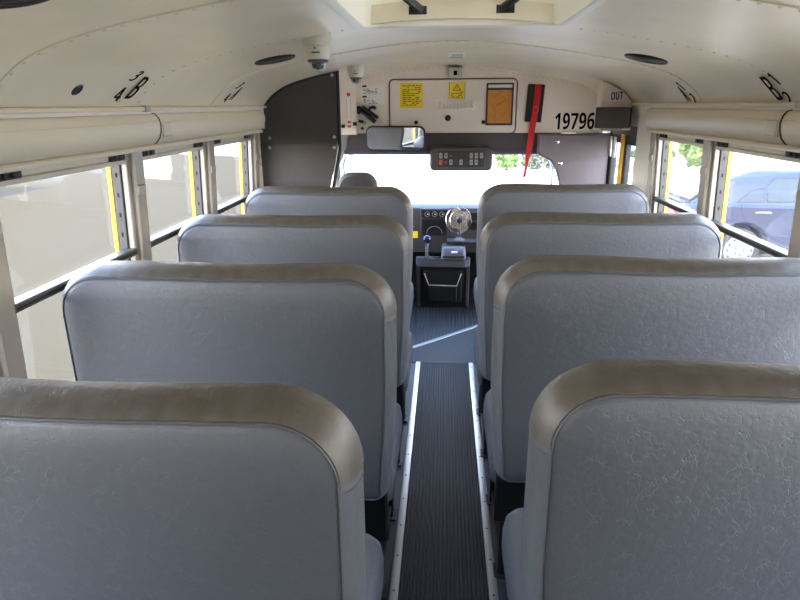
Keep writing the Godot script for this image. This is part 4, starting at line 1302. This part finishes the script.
func build_outdoors() -> void:
	var g := setting("ground", "sunlit pale asphalt yard around the bus")
	part("asphalt", Geo.new().box(Vector3(-90, GROUND - 0.2, 60), Vector3(90, GROUND, -110)), M.asphalt, g)
	part("concrete_apron", Geo.new().prism(PackedVector2Array([Vector2(-1.0, -6.0), Vector2(1.4, -6.0), Vector2(1.4, 30), Vector2(40, 30), Vector2(40, -44), Vector2(-30, -44), Vector2(-22, -36), Vector2(-8.0, -30)]), "y", GROUND - 0.05, GROUND + 0.015), M.concrete, g)
	part("dirt_verge", Geo.new().box(Vector3(6.9, GROUND - 0.05, -23.2), Vector3(9.6, GROUND + 0.06, -26.2)), M.dirt, g)
	# building outside the frame whose corner shadow falls on the yard
	var b := thing("yard_building", "plain stucco building beyond the left edge of the frame", "building", Vector3(-19.6, GROUND, -14))
	part("walls", Geo.new().box(Vector3(-6, 0, -2.6), Vector3(6.5, 3.6, 9)), M.stucco, b)
	part("roof", Geo.new().box(Vector3(-6.2, 3.6, -2.7), Vector3(6.6, 3.9, 9.2), 0.05), M.concrete, b)
	# planting ahead
	plant("shrub", "bright green shrub seen through the right half of the windshield", "shrub", Vector3(2.40, GROUND, -24.3), Vector3(0.62, 0.55, 0.6), 0.1, 1500, 0.09, "leaf_bright", 51, "shrubs ahead of the bus")
	plant("shrub", "pale grey-green shrub behind the red strap end", "shrub", Vector3(3.45, GROUND, -24.6), Vector3(0.6, 0.45, 0.6), 0.05, 1400, 0.08, "leaf_grey", 52, "shrubs ahead of the bus")
	plant("shrub", "grey-green shrub at the right edge of the windshield", "shrub", Vector3(4.35, GROUND, -24.8), Vector3(0.5, 0.45, 0.6), 0.05, 1200, 0.08, "leaf_grey", 53, "shrubs ahead of the bus")
	plant("tree", "bright green leafy tree behind the blue car", "tree", Vector3(9.75, GROUND, -24.9), Vector3(0.95, 1.15, 0.9), 0.0, 4000, 0.12, "leaf_bright", 54, "trees beyond the car")
	plant("tree", "mid green tree right of the bright tree behind the car", "tree", Vector3(13.2, GROUND, -31.5), Vector3(1.9, 1.8, 1.6), 0.5, 4500, 0.12, "leaf_mid", 55, "trees beyond the car")
	plant("tree", "dark distant tree low beside the door side window edge", "tree", Vector3(8.9, GROUND, -27.2), Vector3(1.0, 0.40, 0.7), 0.1, 3000, 0.12, "leaf_dark", 56, "trees beyond the car")
	build_car()

func build_car() -> void:
	# a sedan parked across, its tail to the left; local x forward, right side at z = 0
	var c := thing("parked_car", "dark blue sedan parked across outside the right windows", "car", Vector3(4.52, GROUND, -9.35))
	c.rotation.y = deg_to_rad(2)
	c.scale = Vector3.ONE * 1.06
	var poly := PackedVector2Array()
	var low := 0.22
	poly.append_array(PackedVector2Array([Vector2(-0.98, 0.30), Vector2(-1.02, 0.50), Vector2(-1.0, 0.72), Vector2(-0.94, 0.93), Vector2(-0.86, 0.985), Vector2(-0.45, 1.0), Vector2(0.2, 0.98), Vector2(1.2, 0.96), Vector2(2.0, 0.94), Vector2(2.9, 0.86), Vector2(3.35, 0.74), Vector2(3.5, 0.60), Vector2(3.52, 0.40), Vector2(3.45, 0.25)]))
	for i in 13: poly.append(Vector2(2.65 + 0.37 * cos(PI * i / 12), low + 0.10 + 0.36 * sin(PI * i / 12)))
	for i in 13: poly.append(Vector2(0.0 + 0.37 * cos(PI * i / 12), low + 0.10 + 0.36 * sin(PI * i / 12)))
	part("body", Geo.new().prism(poly, "z", 0.0, -1.74, 0.05), M.car_paint, c)
	# wheel wells and floor
	part("underbody", Geo.new().box(Vector3(-0.9, 0.2, -0.25), Vector3(3.4, 0.75, -1.5)), M.dark_hole, c)
	# greenhouse: bottom ring to roof
	var rings := []
	for e: Array in [[0.94, -0.80, 2.15, 0.03], [1.0, -0.74, 2.08, 0.05], [1.15, -0.50, 1.75, 0.10], [1.33, -0.17, 1.35, 0.18], [1.41, 0.02, 1.15, 0.23], [1.445, 0.25, 0.95, 0.32]]:
		var ring := PackedVector3Array()
		for q in sheet(e[2] - e[1], 1.74 - 2 * e[3], 0, 0.10): ring.append(Vector3(q.x + (e[1] + e[2]) / 2.0, e[0], q.y - 0.87))
		rings.append(ring)
	part("roof_shell", Geo.new().loft(rings), M.car_paint, c)
	var lean := func(x: float, y: float, off: float) -> Vector3:   # point on the right side of the greenhouse
		var ins := lerpf(0.05, 0.18, clampf((y - 1.0) / 0.33, 0, 1))
		return Vector3(x, y, -ins + off)
	for w: Array in [["door_glass", [Vector2(0.30, 1.01), Vector2(0.92, 1.01), Vector2(0.92, 1.33), Vector2(0.42, 1.33), Vector2(0.30, 1.22)]], ["quarter_glass", [Vector2(-0.12, 1.01), Vector2(0.26, 1.01), Vector2(0.26, 1.20), Vector2(0.12, 1.17)]], ["front_door_glass", [Vector2(1.0, 1.01), Vector2(1.72, 1.01), Vector2(1.35, 1.32), Vector2(1.0, 1.33)]]]:
		var ra := PackedVector3Array()
		var rb := PackedVector3Array()
		for p: Vector2 in w[1]:
			ra.append(lean.call(p.x, p.y, -0.01))
			rb.append(lean.call(p.x, p.y, 0.008))
		part(w[0], Geo.new().loft([ra, rb]), M.car_glass, c)
		var tr := PackedVector3Array()
		for p in rb: tr.append(p)
		tr.append(tr[0])
		part("glass_trim", Geo.new().tube(tr, 0.005, 5), M.tire, c)
	# rear window
	var rw := [[-0.52, 1.02, 0.16], [-0.02, 1.30, 0.26]]
	var r0 := PackedVector3Array([Vector3(-0.73, 1.02, -0.18), Vector3(-0.73, 1.02, -1.56), Vector3(-0.20, 1.345, -1.42), Vector3(-0.20, 1.345, -0.32)])
	var r1 := PackedVector3Array()
	for p in r0: r1.append(p + Vector3(-0.03, 0.03, 0))
	part("rear_window", Geo.new().loft([r0, r1]), M.car_glass, c)
	# lights, handle, seams
	part("tail_light", Geo.new().prism(PackedVector2Array([Vector2(-1.03, 0.68), Vector2(-1.0, 0.90), Vector2(-0.90, 0.93), Vector2(-0.70, 0.88), Vector2(-0.82, 0.72)]), "z", 0.012, -0.35, 0.02), M.tail_red, c)
	part("tail_light", Geo.new().prism(PackedVector2Array([Vector2(-1.03, 0.68), Vector2(-1.0, 0.90), Vector2(-0.90, 0.93), Vector2(-0.70, 0.88), Vector2(-0.82, 0.72)]), "z", -1.752, -1.39, 0.02), M.tail_red, c)
	part("door_handle", Geo.new().tube(PackedVector3Array([Vector3(0.14, 0.86, 0.0), Vector3(0.18, 0.87, 0.028), Vector3(0.30, 0.87, 0.03), Vector3(0.35, 0.86, 0.0)]), 0.016, 8), M.hubcap, c)
	part("door_handle", Geo.new().tube(PackedVector3Array([Vector3(1.02, 0.85, 0.0), Vector3(1.06, 0.86, 0.028), Vector3(1.18, 0.86, 0.03), Vector3(1.22, 0.85, 0.0)]), 0.016, 8), M.hubcap, c)
	part("door_seam", Geo.new().tube(PackedVector3Array([Vector3(-0.08, 1.0, 0.0), Vector3(-0.06, 0.86, 0.001), Vector3(0.04, 0.75, 0.001), Vector3(0.28, 0.64, 0.001), Vector3(0.42, 0.5, 0.001), Vector3(0.45, 0.28, 0.001)]), 0.0035, 5), M.tire, c)
	part("door_seam", Geo.new().tube(PackedVector3Array([Vector3(0.96, 1.0, 0.0), Vector3(0.95, 0.6, 0.001), Vector3(1.0, 0.28, 0.001)]), 0.005, 5), M.tire, c)
	part("side_strip", Geo.new().box(Vector3(0.5, 0.50, -0.01), Vector3(2.2, 0.53, 0.012), 0.005), M.car_paint, c)
	part("bumper_line", Geo.new().box(Vector3(-1.035, 0.60, 0.004), Vector3(-0.4, 0.606, -1.744)), M.tire, c)
	part("boot_line", Geo.new().tube(PackedVector3Array([Vector3(-0.5, 1.004, -0.14), Vector3(-0.86, 0.99, -0.12), Vector3(-0.86, 0.99, -1.6), Vector3(-0.5, 1.004, -1.58)]), 0.005, 5), M.tire, c)
	for wh: Array in [[0.0, -0.02], [2.65, -0.02], [0.0, -1.72], [2.65, -1.72]]:
		var sgn := 1.0 if wh[1] > -0.5 else -1.0
		var wl := part("wheel", Geo.new().lathe(PackedVector2Array([Vector2(0.20, -0.19), Vector2(0.29, -0.19), Vector2(0.312, -0.16), Vector2(0.312, -0.03), Vector2(0.295, -0.005), Vector2(0.22, 0.0), Vector2(0.205, -0.012)]), 32), M.tire, c, Vector3(wh[0], 0.312, wh[1]))
		wl.rotation.x = PI / 2 * sgn
		var hc := part("hubcap", Geo.new().lathe(PackedVector2Array([Vector2(0.215, -0.02), Vector2(0.215, 0.0), Vector2(0.195, 0.012), Vector2(0.12, 0.02), Vector2(0.05, 0.024), Vector2(0.001, 0.024)]), 28), M.hubcap, c, wl.position)
		hc.rotation.x = wl.rotation.x
		if sgn > 0:
			var hole := Geo.new().loft([PackedVector3Array([Vector3(0.185, 0.008, -0.022), Vector3(0.185, 0.008, 0.022), Vector3(0.145, 0.008, 0.0)]), PackedVector3Array([Vector3(0.185, 0.0155, -0.022), Vector3(0.185, 0.0155, 0.022), Vector3(0.145, 0.0195, 0.0)])]).mesh()
			for i in 12: part("vent_hole", hole, M.dark_hole, hc).rotation.y = TAU * i / 12
			var nut := Geo.new().box(Vector3(0.055, 0.015, -0.01), Vector3(0.075, 0.0255, 0.01), 0.002).mesh()
			for i in 5: part("wheel_nut", nut, M.dark_hole, hc).rotation.y = TAU * i / 5
